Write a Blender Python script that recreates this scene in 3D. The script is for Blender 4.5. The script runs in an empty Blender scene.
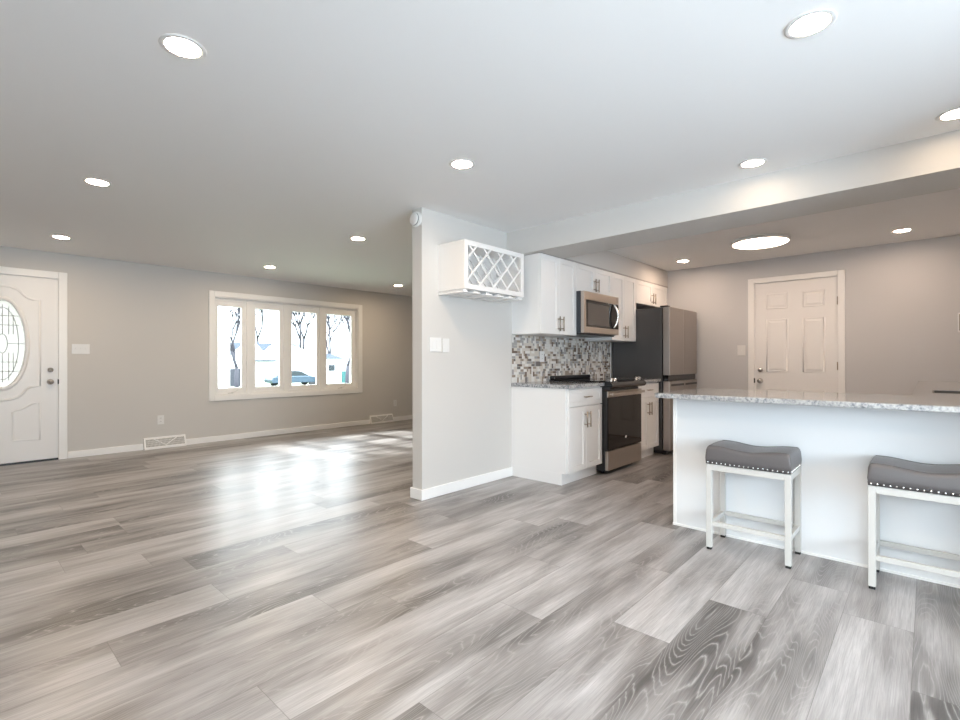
import bpy, bmesh, math, random
from mathutils import Vector, Matrix, Euler

# ------------------------------------------------------------------ camera
scene = bpy.context.scene
COL = scene.collection
cam_data = bpy.data.cameras.new('camera')
cam_data.sensor_width = 36.0
cam_data.sensor_fit = 'HORIZONTAL'
cam_data.lens = 490.496 / 960.0 * 36.0
cam_data.clip_end = 500
cam = bpy.data.objects.new('camera', cam_data)
COL.objects.link(cam)
Rr = Vector((0.6745843, -0.7381964, -0.0014464))
Rd = Vector((0.0002415, 0.0021800, -0.9999976))
Rf = Vector((0.7381978, 0.6745823, 0.0016489))
cam.matrix_world = Matrix(((Rr.x, -Rd.x, -Rf.x, 0), (Rr.y, -Rd.y, -Rf.y, 0),
                           (Rr.z, -Rd.z, -Rf.z, 1.11744), (0, 0, 0, 1)))
scene.camera = cam

# ------------------------------------------------------------------ world, sun, daylight
SKY_LOW, SKY_HIGH = 1.8, 10.0    # radiance near the horizon and overhead
world = bpy.data.worlds.new('sky')
scene.world = world
world.use_nodes = True
bg = world.node_tree.nodes['Background']
bg.inputs['Color'].default_value = (0.86, 0.935, 1.0, 1)
wt = world.node_tree
w_tc = wt.nodes.new('ShaderNodeTexCoord')
w_sep = wt.nodes.new('ShaderNodeSeparateXYZ')
w_mr = wt.nodes.new('ShaderNodeMapRange')
w_mr.inputs['From Min'].default_value = 0.12
w_mr.inputs['From Max'].default_value = 0.60
w_mr.inputs['To Min'].default_value = SKY_LOW
w_mr.inputs['To Max'].default_value = SKY_HIGH
wt.links.new(w_tc.outputs['Generated'], w_sep.inputs[0])
wt.links.new(w_sep.outputs[2], w_mr.inputs['Value'])
wt.links.new(w_mr.outputs['Result'], bg.inputs['Strength'])

sd = bpy.data.lights.new('sun', 'SUN')
sd.energy = 5.0
sd.angle = math.radians(4.5)
sd.color = (1.0, 0.97, 0.93)
sun = bpy.data.objects.new('sun', sd)
COL.objects.link(sun)
sun.rotation_euler = Vector((0.145, -1.0, -0.72)).to_track_quat('-Z', 'Y').to_euler()


def area_light(name, loc, direction, sx, sy, energy, color, portal=False):
    d = bpy.data.lights.new(name, 'AREA')
    d.shape = 'RECTANGLE'
    d.size, d.size_y = sx, sy
    d.energy = energy
    d.color = color
    if portal:
        d.cycles.is_portal = True
    o = bpy.data.objects.new(name, d)
    COL.objects.link(o)
    o.location = loc
    o.rotation_euler = Vector(direction).to_track_quat('-Z', 'Z').to_euler()
    return o


# daylight entering by the glazed patio opening and the window behind the camera, and by the front window
area_light('patio_daylight', (-1.60, -0.75, 0.85), (1, 0, 0.30), 2.9, 1.8, 8, (0.76, 0.88, 1.0))
area_light('rear_window_daylight', (0.9, -2.66, 1.15), (0, 1, 0.30), 2.2, 1.5, 135, (0.73, 0.86, 1.0))
area_light('front_window_daylight', (3.70, 7.62, 1.33), (0, -1, 0), 2.3, 1.3, 0, (1, 1, 1), portal=True)

vs = scene.view_settings
vs.view_transform = 'Standard'
vs.look = 'None'
vs.gamma = 1.0
vs.use_curve_mapping = False
vs.exposure = 1.17
scene.display_settings.display_device = 'sRGB'
cy = scene.cycles
cy.max_bounces = 10
cy.diffuse_bounces = 6
cy.glossy_bounces = 5
cy.transparent_max_bounces = 12
cy.sample_clamp_indirect = 6.0
cy.caustics_reflective = False
cy.caustics_refractive = False
cy.use_denoising = True

LAMP = 135.0          # radiance of the recessed lenses
LAMP_COLOR = (1.0, 0.76, 0.52)
KITCHEN_COLOR = (1.0, 0.75, 0.57)
FLUSH = 10.0          # radiance of the flush kitchen light


# ------------------------------------------------------------------ mesh helpers
class MB:
    def __init__(self):
        self.v, self.f, self.m, self.smooth = [], [], [], []

    def add(self, verts, faces, mi=0, smooth=False):
        b = len(self.v)
        self.v += [tuple(x) for x in verts]
        for f in faces:
            self.f.append(tuple(b + i for i in f))
            self.m.append(mi)
            self.smooth.append(smooth)
        return self

    def box(self, x0, x1, y0, y1, z0, z1, mi=0):
        x0, x1 = sorted((x0, x1)); y0, y1 = sorted((y0, y1)); z0, z1 = sorted((z0, z1))
        v = [(x0, y0, z0), (x1, y0, z0), (x1, y1, z0), (x0, y1, z0),
             (x0, y0, z1), (x1, y0, z1), (x1, y1, z1), (x0, y1, z1)]
        f = [(0, 3, 2, 1), (4, 5, 6, 7), (0, 1, 5, 4), (1, 2, 6, 5), (2, 3, 7, 6), (3, 0, 4, 7)]
        return self.add(v, f, mi)

    def cyl(self, p0, p1, r, r2=None, n=16, mi=0, smooth=True):
        p0, p1 = Vector(p0), Vector(p1)
        r2 = r if r2 is None else r2
        d = (p1 - p0).normalized()
        a = d.orthogonal().normalized()
        b = d.cross(a)
        v = []
        for k in range(n):
            t = 2 * math.pi * k / n
            o = a * math.cos(t) + b * math.sin(t)
            v.append(p0 + o * r)
        for k in range(n):
            t = 2 * math.pi * k / n
            o = a * math.cos(t) + b * math.sin(t)
            v.append(p1 + o * r2)
        f = [(k, (k + 1) % n, n + (k + 1) % n, n + k) for k in range(n)]
        self.add(v, f, mi, smooth)
        base = len(self.v) - 2 * n
        self.f.append(tuple(base + n - 1 - k for k in range(n))); self.m.append(mi); self.smooth.append(False)
        self.f.append(tuple(base + n + k for k in range(n))); self.m.append(mi); self.smooth.append(False)
        return self

    def prism(self, pts, axis, a0, a1, mi=0):
        """pts: 2-D outline; axis 'x','y','z' is the extrusion direction."""
        def P(p, a):
            if axis == 'x': return (a, p[0], p[1])
            if axis == 'y': return (p[0], a, p[1])
            return (p[0], p[1], a)
        n = len(pts)
        v = [P(p, a0) for p in pts] + [P(p, a1) for p in pts]
        f = [(k, (k + 1) % n, n + (k + 1) % n, n + k) for k in range(n)]
        f += [tuple(reversed(range(n))), tuple(range(n, 2 * n))]
        return self.add(v, f, mi)

    def lathe(self, prof, origin, axis=(0, 0, 1), n=32, mi=0, smooth=True, close=True):
        """prof: list of (radius, height along axis)"""
        o = Vector(origin); d = Vector(axis).normalized()
        a = d.orthogonal().normalized(); b = d.cross(a)
        v, f = [], []
        for r, h in prof:
            for k in range(n):
                t = 2 * math.pi * k / n
                v.append(o + d * h + (a * math.cos(t) + b * math.sin(t)) * max(r, 1e-5))
        for i in range(len(prof) - 1):
            for k in range(n):
                f.append((i * n + k, i * n + (k + 1) % n, (i + 1) * n + (k + 1) % n, (i + 1) * n + k))
        return self.add(v, f, mi, smooth)

    def tube(self, path, r, n=8, closed=False, mi=0, flat=None, smooth=True):
        """round tube along path; r may be a list.  flat=(axis index, factor) squashes it."""
        P = [Vector(p) for p in path]
        m = len(P)
        rs = r if isinstance(r, (list, tuple)) else [r] * m
        v, f = [], []
        up = None
        for i in range(m):
            if closed:
                d = P[(i + 1) % m] - P[(i - 1) % m]
            else:
                d = P[min(i + 1, m - 1)] - P[max(i - 1, 0)]
            d.normalize()
            if up is None:
                up = d.orthogonal().normalized()
            up = (up - d * up.dot(d))
            if up.length < 1e-6:
                up = d.orthogonal()
            up.normalize()
            b = d.cross(up)
            for k in range(n):
                t = 2 * math.pi * k / n
                o = (up * math.cos(t) + b * math.sin(t)) * rs[i]
                if flat:
                    o[flat[0]] *= flat[1]
                v.append(P[i] + o)
        rng = m if closed else m - 1
        for i in range(rng):
            j = (i + 1) % m
            for k in range(n):
                f.append((i * n + k, i * n + (k + 1) % n, j * n + (k + 1) % n, j * n + k))
        if not closed:
            f.append(tuple(reversed(range(n))))
            f.append(tuple((m - 1) * n + k for k in range(n)))
        return self.add(v, f, mi, smooth)

    def sphere(self, c, r, n=10, m=6, mi=0, scale=(1, 1, 1)):
        c = Vector(c); v = []
        for i in range(m + 1):
            ph = math.pi * i / m
            for k in range(n):
                t = 2 * math.pi * k / n
                v.append(c + Vector((math.sin(ph) * math.cos(t) * r * scale[0], math.sin(ph) * math.sin(t) * r * scale[1], math.cos(ph) * r * scale[2])))
        f = [(i * n + k, i * n + (k + 1) % n, (i + 1) * n + (k + 1) % n, (i + 1) * n + k) for i in range(m) for k in range(n)]
        return self.add(v, f, mi, True)

    def build(self, name, mats, parent=None, bevel=0.0, seg=2, origin=None):
        if not isinstance(mats, (list, tuple)):
            mats = [mats]
        if parent is not None:
            o = world_loc(parent)
        elif origin is not None:
            o = Vector(origin)
        else:
            o = Vector((0, 0, 0))
        me = bpy.data.meshes.new(name)
        me.from_pydata([tuple(Vector(p) - o) for p in self.v], [], self.f)
        for mt in mats:
            me.materials.append(mt)
        me.polygons.foreach_set('material_index', self.m)
        me.polygons.foreach_set('use_smooth', self.smooth)
        bm = bmesh.new(); bm.from_mesh(me)
        bmesh.ops.recalc_face_normals(bm, faces=bm.faces)
        bm.to_mesh(me); bm.free()
        me.update()
        ob = bpy.data.objects.new(name, me)
        COL.objects.link(ob)
        if parent is not None:
            ob.parent = parent
        else:
            ob.location = o
        if bevel > 0:
            md = ob.modifiers.new('edge', 'BEVEL')
            md.width = bevel; md.segments = seg; md.limit_method = 'ANGLE'; md.angle_limit = math.radians(40)
            md.harden_normals = False
        return ob


def world_loc(o):
    p = Vector((0, 0, 0))
    while o is not None:
        p += o.location
        o = o.parent
    return p


def tag(o, label, cat, group=None, kind=None):
    if label: o['label'] = label
    if cat: o['category'] = cat
    if group: o['group'] = group
    if kind: o['kind'] = kind
    return o


def thing(name, label, cat, loc=(0, 0, 0), group=None, kind=None):
    o = bpy.data.objects.new(name, None)
    o.empty_display_size = 0.1
    COL.objects.link(o)
    o.location = loc
    return tag(o, label, cat, group, kind)


def struct(name, mb, mat, label=None, cat=None, **k):
    o = mb.build(name, mat, **k)
    return tag(o, label, cat, None, 'structure')


def dup(root, loc, label, group=None):
    r = root.copy(); COL.objects.link(r); r.location = loc
    r['label'] = label
    if group: r['group'] = group
    for ch in list(root.children):
        c = ch.copy(); COL.objects.link(c); c.parent = r
        for g in list(ch.children):
            d = g.copy(); COL.objects.link(d); d.parent = c
    return r


# ------------------------------------------------------------------ materials
def new_mat(name):
    m = bpy.data.materials.new(name)
    m.use_nodes = True
    nt = m.node_tree
    return m, nt, nt.nodes['Principled BSDF']


def simple(name, color, rough=0.5, metal=0.0, bump=0.0, bscale=200.0, spec=0.5, coat=0.0, var=0.0):
    m, nt, b = new_mat(name)
    b.inputs['Base Color'].default_value = (*color, 1)
    b.inputs['Roughness'].default_value = rough
    b.inputs['Metallic'].default_value = metal
    b.inputs['Specular IOR Level'].default_value = spec
    b.inputs['Coat Weight'].default_value = coat
    if bump > 0 or var > 0:
        tc = nt.nodes.new('ShaderNodeTexCoord')
        nz = nt.nodes.new('ShaderNodeTexNoise')
        nz.inputs['Scale'].default_value = bscale
        nz.inputs['Detail'].default_value = 3
        nt.links.new(tc.outputs['Object'], nz.inputs['Vector'])
        if bump > 0:
            bp = nt.nodes.new('ShaderNodeBump')
            bp.inputs['Strength'].default_value = bump
            bp.inputs['Distance'].default_value = 0.002
            nt.links.new(nz.outputs['Fac'], bp.inputs['Height'])
            nt.links.new(bp.outputs['Normal'], b.inputs['Normal'])
        if var > 0:
            mx = nt.nodes.new('ShaderNodeMix'); mx.data_type = 'RGBA'
            mx.inputs[6].default_value = (*[c * (1 - var) for c in color], 1)
            mx.inputs[7].default_value = (*[min(1, c * (1 + var)) for c in color], 1)
            nt.links.new(nz.outputs['Fac'], mx.inputs[0])
            nt.links.new(mx.outputs[2], b.inputs['Base Color'])
    return m


def brushed(name, color, rough=0.3, axis=2):
    """brushed metal: noise stretched along one axis drives roughness and a faint bump"""
    m, nt, b = new_mat(name)
    b.inputs['Base Color'].default_value = (*color, 1)
    b.inputs['Metallic'].default_value = 1.0
    tc = nt.nodes.new('ShaderNodeTexCoord')
    mp = nt.nodes.new('ShaderNodeMapping')
    sc = [600, 600, 600]; sc[axis] = 4
    mp.inputs['Scale'].default_value = sc
    nz = nt.nodes.new('ShaderNodeTexNoise'); nz.inputs['Scale'].default_value = 1.0
    nt.links.new(tc.outputs['Object'], mp.inputs['Vector'])
    nt.links.new(mp.outputs['Vector'], nz.inputs['Vector'])
    mr = nt.nodes.new('ShaderNodeMapRange')
    mr.inputs['To Min'].default_value = rough - 0.06
    mr.inputs['To Max'].default_value = rough + 0.10
    nt.links.new(nz.outputs['Fac'], mr.inputs['Value'])
    nt.links.new(mr.outputs['Result'], b.inputs['Roughness'])
    return m


def emissive(name, color, strength):
    m, nt, b = new_mat(name)
    b.inputs['Base Color'].default_value = (0.8, 0.8, 0.8, 1)
    b.inputs['Emission Color'].default_value = (*color, 1)
    b.inputs['Emission Strength'].default_value = strength
    return m


def pane_mat(name, milky=0.0):
    m = bpy.data.materials.new(name); m.use_nodes = True
    nt = m.node_tree; nt.nodes.clear()
    out = nt.nodes.new('ShaderNodeOutputMaterial')
    tr = nt.nodes.new('ShaderNodeBsdfTransparent'); tr.inputs['Color'].default_value = (0.96, 0.98, 0.98, 1)
    gl = nt.nodes.new('ShaderNodeBsdfGlossy'); gl.inputs['Roughness'].default_value = 0.02
    fr = nt.nodes.new('ShaderNodeFresnel'); fr.inputs['IOR'].default_value = 1.35
    mx = nt.nodes.new('ShaderNodeMixShader')
    nt.links.new(fr.outputs['Fac'], mx.inputs['Fac'])
    nt.links.new(tr.outputs['BSDF'], mx.inputs[1]); nt.links.new(gl.outputs['BSDF'], mx.inputs[2])
    last = mx
    if milky > 0:
        tl = nt.nodes.new('ShaderNodeBsdfTranslucent'); tl.inputs['Color'].default_value = (0.30, 0.295, 0.285, 1)
        m2 = nt.nodes.new('ShaderNodeMixShader'); m2.inputs['Fac'].default_value = milky
        nt.links.new(mx.outputs['Shader'], m2.inputs[1]); nt.links.new(tl.outputs['BSDF'], m2.inputs[2])
        last = m2
    nt.links.new(last.outputs['Shader'], out.inputs['Surface'])
    return m


def floor_mat():
    m, nt, b = new_mat('vinyl_plank_floor')
    N, L = nt.nodes.new, nt.links.new
    uv = N('ShaderNodeUVMap'); uv.uv_map = 'plank_uv'
    at = N('ShaderNodeAttribute'); at.attribute_name = 'plank_rand'
    sep = N('ShaderNodeSeparateXYZ'); L(uv.outputs['UV'], sep.inputs[0])
    rs = N('ShaderNodeSeparateColor'); L(at.outputs['Color'], rs.inputs[0])

    def math_(op, a, bb=None, c=None, clamp=False):
        n = N('ShaderNodeMath'); n.operation = op; n.use_clamp = clamp
        for i, x in enumerate((a, bb, c)):
            if x is None: continue
            if isinstance(x, (int, float)): n.inputs[i].default_value = x
            else: L(x, n.inputs[i])
        return n.outputs[0]

    u, v = sep.outputs[0], sep.outputs[1]
    offu = math_('MULTIPLY', rs.outputs[0], 37.0)
    offv = math_('MULTIPLY', rs.outputs[1], 53.0)
    uu = math_('ADD', u, offu); vv = math_('ADD', v, offv)

    def noise(su, sv, detail=2.0, rough=0.5, dist=0.0, z=0.0):
        cb = N('ShaderNodeCombineXYZ')
        L(math_('MULTIPLY', uu, su), cb.inputs[0]); L(math_('MULTIPLY', vv, sv), cb.inputs[1]); cb.inputs[2].default_value = z
        nz = N('ShaderNodeTexNoise'); nz.inputs['Scale'].default_value = 1.0
        nz.inputs['Detail'].default_value = detail; nz.inputs['Roughness'].default_value = rough
        nz.inputs['Distortion'].default_value = dist
        L(cb.outputs[0], nz.inputs['Vector'])
        return nz.outputs['Fac']

    # cloudy light / dark areas that run along the plank
    cloud = noise(1.3, 6.5, 2.0)
    dark = math_('SUBTRACT', cloud, 0.5)
    dark = math_('MULTIPLY_ADD', dark, 2.6, 0.42)
    dark = math_('ADD', dark, math_('MULTIPLY_ADD', rs.outputs[2], 0.62, -0.31), None, True)
    # cathedral grain: contour lines of a stretched field
    field = noise(0.85, 6.0, 1.5, 0.4, 0.25, 4.0)
    wob = noise(5.0, 60.0, 2.0, 0.6, 0.0, 9.0)
    ph = math_('MULTIPLY_ADD', field, 36.0, math_('MULTIPLY', wob, 0.7))
    saw = math_('FRACT', ph)
    line = math_('ABSOLUTE', math_('MULTIPLY_ADD', saw, 2.0, -1.0))
    line = math_('POWER', line, 6.0)
    # fine straight fibre
    fib = noise(6.0, 210.0, 3.0, 0.7, 0.0, 2.0)
    fib2 = noise(2.2, 38.0, 2.0, 0.6, 0.0, 6.0)

    ramp = N('ShaderNodeValToRGB')
    e = ramp.color_ramp.elements
    e[0].position = 0.0; e[0].color = FLOOR_LIGHT
    e[1].position = 1.0; e[1].color = FLOOR_DARK
    me = e.new(0.5); me.color = FLOOR_MID
    L(dark, ramp.inputs['Fac'])
    fmul = math_('MULTIPLY_ADD', fib, 1.1, 0.45)
    fmul = math_('MULTIPLY', fmul, math_('MULTIPLY_ADD', fib2, 0.75, 0.625))
    mixf = N('ShaderNodeMix'); mixf.data_type = 'RGBA'; mixf.blend_type = 'MULTIPLY'; mixf.inputs[0].default_value = 1.0
    L(ramp.outputs['Color'], mixf.inputs[6])
    cg = N('ShaderNodeCombineColor')
    for i in range(3): L(fmul, cg.inputs[i])
    L(cg.outputs['Color'], mixf.inputs[7])
    lw = math_('MULTIPLY', line, math_('MULTIPLY_ADD', dark, 0.62, 0.06))
    mixl = N('ShaderNodeMix'); mixl.data_type = 'RGBA'
    L(lw, mixl.inputs[0]); L(mixf.outputs[2], mixl.inputs[6]); mixl.inputs[7].default_value = FLOOR_LINE
    # joints
    jt = N('ShaderNodeAttribute'); jt.attribute_name = 'plank_size'
    js = N('ShaderNodeSeparateXYZ'); L(jt.outputs['Vector'], js.inputs[0])
    du = math_('MINIMUM', u, math_('SUBTRACT', js.outputs[0], u))
    dv = math_('MINIMUM', v, math_('SUBTRACT', js.outputs[1], v))
    de = math_('MINIMUM', du, dv)
    joint = math_('LESS_THAN', de, 0.0011)
    mixj = N('ShaderNodeMix'); mixj.data_type = 'RGBA'
    L(math_('MULTIPLY', joint, 0.6), mixj.inputs[0]); L(mixl.outputs[2], mixj.inputs[6]); mixj.inputs[7].default_value = (0.09, 0.08, 0.075, 1)
    L(mixj.outputs[2], b.inputs['Base Color'])
    rr = math_('MULTIPLY_ADD', fib, 0.05, FLOOR_ROUGH)
    L(rr, b.inputs['Roughness'])
    b.inputs['Specular IOR Level'].default_value = FLOOR_SPEC
    bp = N('ShaderNodeBump'); bp.inputs['Strength'].default_value = 0.05; bp.inputs['Distance'].default_value = 0.002
    hgt = math_('ADD', math_('MULTIPLY', fib2, 0.8), math_('MULTIPLY', fib, 0.5))
    hgt = math_('SUBTRACT', hgt, math_('MULTIPLY', joint, 1.0))
    L(hgt, bp.inputs['Height']); L(bp.outputs['Normal'], b.inputs['Normal'])
    return m


def granite_mat():
    m, nt, b = new_mat('speckled_granite')
    N, L = nt.nodes.new, nt.links.new
    tc = N('ShaderNodeTexCoord')
    n1 = N('ShaderNodeTexNoise'); n1.inputs['Scale'].default_value = 55; n1.inputs['Detail'].default_value = 6; n1.inputs['Roughness'].default_value = 0.7
    n2 = N('ShaderNodeTexVoronoi'); n2.inputs['Scale'].default_value = 95
    n3 = N('ShaderNodeTexNoise'); n3.inputs['Scale'].default_value = 7; n3.inputs['Detail'].default_value = 3
    for n in (n1, n2, n3): L(tc.outputs['Object'], n.inputs['Vector'])
    r1 = N('ShaderNodeValToRGB')
    e = r1.color_ramp.elements
    e[0].position = 0.32; e[0].color = (0.07, 0.075, 0.085, 1)
    e[1].position = 0.74; e[1].color = (0.60, 0.60, 0.60, 1)
    for p, c in ((0.42, (0.20, 0.21, 0.23, 1)), (0.49, (0.33, 0.335, 0.34, 1)), (0.57, (0.46, 0.46, 0.46, 1))):
        k = e.new(p); k.color = c
    L(n1.outputs['Fac'], r1.inputs['Fac'])
    r2 = N('ShaderNodeValToRGB')
    e = r2.color_ramp.elements
    e[0].position = 0.0; e[0].color = (0.35, 0.36, 0.38, 1)
    e[1].position = 0.45; e[1].color = (1, 1, 1, 1)
    L(n2.outputs['Color'], r2.inputs['Fac'])
    mx = N('ShaderNodeMix'); mx.data_type = 'RGBA'; mx.blend_type = 'MULTIPLY'; mx.inputs[0].default_value = 0.6
    L(r1.outputs['Color'], mx.inputs[6]); L(r2.outputs['Color'], mx.inputs[7])
    mx2 = N('ShaderNodeMix'); mx2.data_type = 'RGBA'; mx2.inputs[7].default_value = (0.52, 0.505, 0.485, 1)
    mr = N('ShaderNodeMapRange'); mr.inputs['From Min'].default_value = 0.45; mr.inputs['From Max'].default_value = 0.7; mr.inputs['To Max'].default_value = 0.5
    L(n3.outputs['Fac'], mr.inputs['Value']); L(mr.outputs['Result'], mx2.inputs[0]); L(mx.outputs[2], mx2.inputs[6])
    L(mx2.outputs[2], b.inputs['Base Color'])
    b.inputs['Roughness'].default_value = 0.09
    b.inputs['Specular IOR Level'].default_value = 0.6
    return m


FLOOR_LIGHT = (0.395, 0.382, 0.382, 1)
FLOOR_MID = (0.245, 0.230, 0.226, 1)
FLOOR_DARK = (0.080, 0.073, 0.070, 1)
FLOOR_LINE = (0.42, 0.405, 0.395, 1)
FLOOR_ROUGH = 0.33
FLOOR_SPEC = 1.0

M = {}
M['wall'] = simple('wall_paint', (0.62, 0.60, 0.575), 0.75, bump=0.06, bscale=160)
M['kitchen_wall'] = simple('kitchen_wall_paint', (0.59, 0.59, 0.60), 0.75, bump=0.06, bscale=160)
M['ceiling'] = simple('ceiling_paint', (0.87, 0.87, 0.87), 0.85, bump=0.05, bscale=140)
M['trim'] = simple('white_trim_paint', (0.88, 0.875, 0.865), 0.35)
M['door'] = simple('white_door_paint', (0.84, 0.83, 0.82), 0.38, bump=0.03, bscale=90)
M['cabinet'] = simple('white_cabinet_lacquer', (0.83, 0.82, 0.81), 0.32)
M['cab_inside'] = simple('cabinet_interior', (0.74, 0.72, 0.70), 0.5)
M['panel'] = simple('peninsula_paint', (0.77, 0.78, 0.79), 0.45)
M['floor'] = floor_mat()
M['granite'] = granite_mat()
M['steel'] = brushed('brushed_steel', (0.52, 0.465, 0.415), 0.30, 0)
M['steel_v'] = brushed('brushed_steel_upright', (0.43, 0.39, 0.36), 0.30, 2)
M['steel_light'] = brushed('bright_steel', (0.78, 0.77, 0.76), 0.22, 2)
M['nickel'] = brushed('brushed_nickel', (0.40, 0.34, 0.28), 0.28, 2)
M['chrome'] = simple('satin_chrome', (0.66, 0.64, 0.62), 0.16, 1.0)
M['fridge_side'] = simple('charcoal_enamel', (0.075, 0.072, 0.072), 0.28, bump=0.05, bscale=300)
M['black'] = simple('black_plastic', (0.014, 0.014, 0.016), 0.30)
M['black_gloss'] = simple('black_glass', (0.008, 0.008, 0.009), 0.04)
M['oven_glass'] = simple('oven_glass', (0.012, 0.009, 0.008), 0.05, spec=0.3)
M['micro_side'] = simple('dark_blue_grey_enamel', (0.03, 0.036, 0.045), 0.3)
M['rubber'] = simple('black_rubber', (0.012, 0.012, 0.013), 0.6)
M['leather'] = simple('grey_faux_leather', (0.105, 0.097, 0.099), 0.36, bump=0.18, bscale=260, var=0.10)
M['stool'] = simple('cream_stool_enamel', (0.55, 0.54, 0.515), 0.38)
M['stud'] = simple('polished_stud', (0.85, 0.84, 0.82), 0.12, 1.0)
M['plate'] = simple('white_plastic', (0.77, 0.765, 0.755), 0.3)
M['slot'] = simple('dark_slot', (0.05, 0.05, 0.05), 0.6)
M['vent_dark'] = simple('vent_shadow', (0.36, 0.35, 0.335), 0.6)
M['pane'] = pane_mat('window_glass')
M['oval_glass'] = pane_mat('leaded_glass', 0.94)
M['came'] = simple('lead_came', (0.30, 0.31, 0.32), 0.4, 0.3)
M['lens'] = emissive('lamp_lens', LAMP_COLOR, LAMP)
M['lens_bar'] = emissive('lamp_lens_dimmed', LAMP_COLOR, LAMP * 0.16)
M['lens_kitchen'] = emissive('lamp_lens_kitchen', KITCHEN_COLOR, LAMP * 0.58)
M['flush'] = emissive('flush_diffuser', KITCHEN_COLOR, FLUSH)
M['grout'] = simple('mosaic_grout', (0.60, 0.58, 0.55), 0.8)
TILES = [simple('tile_' + n, c, r) for n, c, r in (
    ('white', (0.76, 0.74, 0.71), 0.18), ('cream', (0.64, 0.59, 0.53), 0.2), ('grey', (0.38, 0.37, 0.36), 0.18),
    ('taupe', (0.34, 0.28, 0.23), 0.25), ('brown', (0.17, 0.125, 0.10), 0.25), ('slate', (0.17, 0.155, 0.15), 0.15))]
M['mark'] = simple('white_print', (0.85, 0.85, 0.84), 0.4)
M['lawn'] = simple('lawn_ground', (0.125, 0.15, 0.10), 0.9, spec=0.08, var=0.35, bscale=1.5)
M['road'] = simple('concrete_drive', (0.34, 0.34, 0.345), 0.9, spec=0.08, var=0.1, bscale=2)
M['siding'] = simple('white_siding', (0.86, 0.87, 0.88), 0.7)
M['shingle'] = simple('blue_grey_shingle', (0.022, 0.030, 0.042), 0.8, spec=0.08, var=0.2, bscale=6)
M['bark'] = simple('winter_bark', (0.043, 0.043, 0.050), 0.9, spec=0.08, var=0.3, bscale=8)
M['fence'] = simple('grey_fence_wood', (0.045, 0.047, 0.056), 0.85, spec=0.08, var=0.2, bscale=4)
M['car'] = simple('blue_car_paint', (0.032, 0.055, 0.076), 0.25, 0.3)
M['carglass'] = simple('car_glass', (0.018, 0.024, 0.030), 0.08)
M['teal'] = simple('teal_plastic', (0.032, 0.099, 0.099), 0.5, spec=0.08)

# ------------------------------------------------------------------ dimensions (metres)
CEIL = 2.35
VF = 7.314     # inner face of the front wall
VS = 2.9986    # kitchen face of the partition
VSB = 3.115    # living-room face of the partition
US = 2.590     # free end of the partition
UD = 6.750     # kitchen door wall
UP = 3.364     # peninsula front
UL = -1.30     # wall at the left of the room
VR = -2.40     # wall behind the camera
VK = -0.62     # kitchen side wall
UR = 7.70      # far end of the living room

# ------------------------------------------------------------------ floor
def build_floor():
    random.seed(11)
    v0, w, Lp = 0.045, 0.2375, 1.524
    known = {-1: 2.212, 0: 2.686, 1: 2.934, 2: 2.416, 3: 1.935, 5: 1.742, 6: 2.253, 7: 1.42, 8: 1.19, 9: 0.44, 10: 0.907,
             12: 0.917, 15: 0.567, 17: 0.822}
    x0, x1, y0, y1 = UL - 0.05, UR + 0.05, VR - 0.05, VF + 0.10
    verts, faces, uvs, rnd, size = [], [], [], [], []
    k = math.floor((y0 - v0) / w)
    while v0 + k * w < y1:
        a, bq = v0 + k * w, v0 + (k + 1) * w
        j = known.get(k, random.uniform(0, Lp))
        u = j - math.ceil((j - x0) / Lp) * Lp
        while u < x1:
            ua, ub = u, u + Lp
            r = (random.random(), random.random(), random.random())
            i = len(verts)
            cx0, cx1, cy0, cy1 = max(ua, x0), min(ub, x1), max(a, y0), min(bq, y1)
            if cx1 > cx0 and cy1 > cy0:
                verts += [(cx0, cy0, 0), (cx1, cy0, 0), (cx1, cy1, 0), (cx0, cy1, 0)]
                faces.append((i, i + 1, i + 2, i + 3))
                for (px, py) in ((cx0, cy0), (cx1, cy0), (cx1, cy1), (cx0, cy1)):
                    uvs.append((px - ua, py - a))
                rnd.append(r); size.append((Lp, w, 0))
            u += Lp
        k += 1
    me = bpy.data.meshes.new('floor')
    me.from_pydata(verts, [], faces)
    uvl = me.uv_layers.new(name='plank_uv')
    for i, q in enumerate(uvs): uvl.data[i].uv = q
    ca = me.attributes.new('plank_rand', 'FLOAT_COLOR', 'FACE')
    for i, r in enumerate(rnd): ca.data[i].color = (*r, 1)
    sa = me.attributes.new('plank_size', 'FLOAT_VECTOR', 'FACE')
    for i, s in enumerate(size): sa.data[i].vector = s
    me.materials.append(M['floor'])
    ob = bpy.data.objects.new('floor', me); COL.objects.link(ob)
    tag(ob, 'grey brown wood plank floor running through the whole room', 'floor', None, 'structure')


build_floor()

# ------------------------------------------------------------------ walls and ceiling
struct('ceiling', MB().box(UL - 0.1, UR + 0.1, VR - 0.1, VF + 0.14, CEIL, CEIL + 0.1), M['ceiling'], 'flat white ceiling dotted with recessed lights', 'ceiling')

# front wall with holes for the front door and the window
D0, D1, DT = -0.03, 0.886, 2.055           # front door opening
W0, W1, WB, WT = 2.535, 4.872, 0.635, 2.022  # window opening
mb = MB()
VO = VF + 0.13
mb.box(UL - 0.1, D0, VF, VO, 0, CEIL).box(D0, D1, VF, VO, DT, CEIL).box(D1, W0, VF, VO, 0, CEIL)
mb.box(W0, W1, VF, VO, 0, WB).box(W0, W1, VF, VO, WT, CEIL).box(W1, UR + 0.1, VF, VO, 0, CEIL)
struct('wall_front', mb, M['wall'], 'beige grey far wall with the front door and picture window', 'wall')
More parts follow.
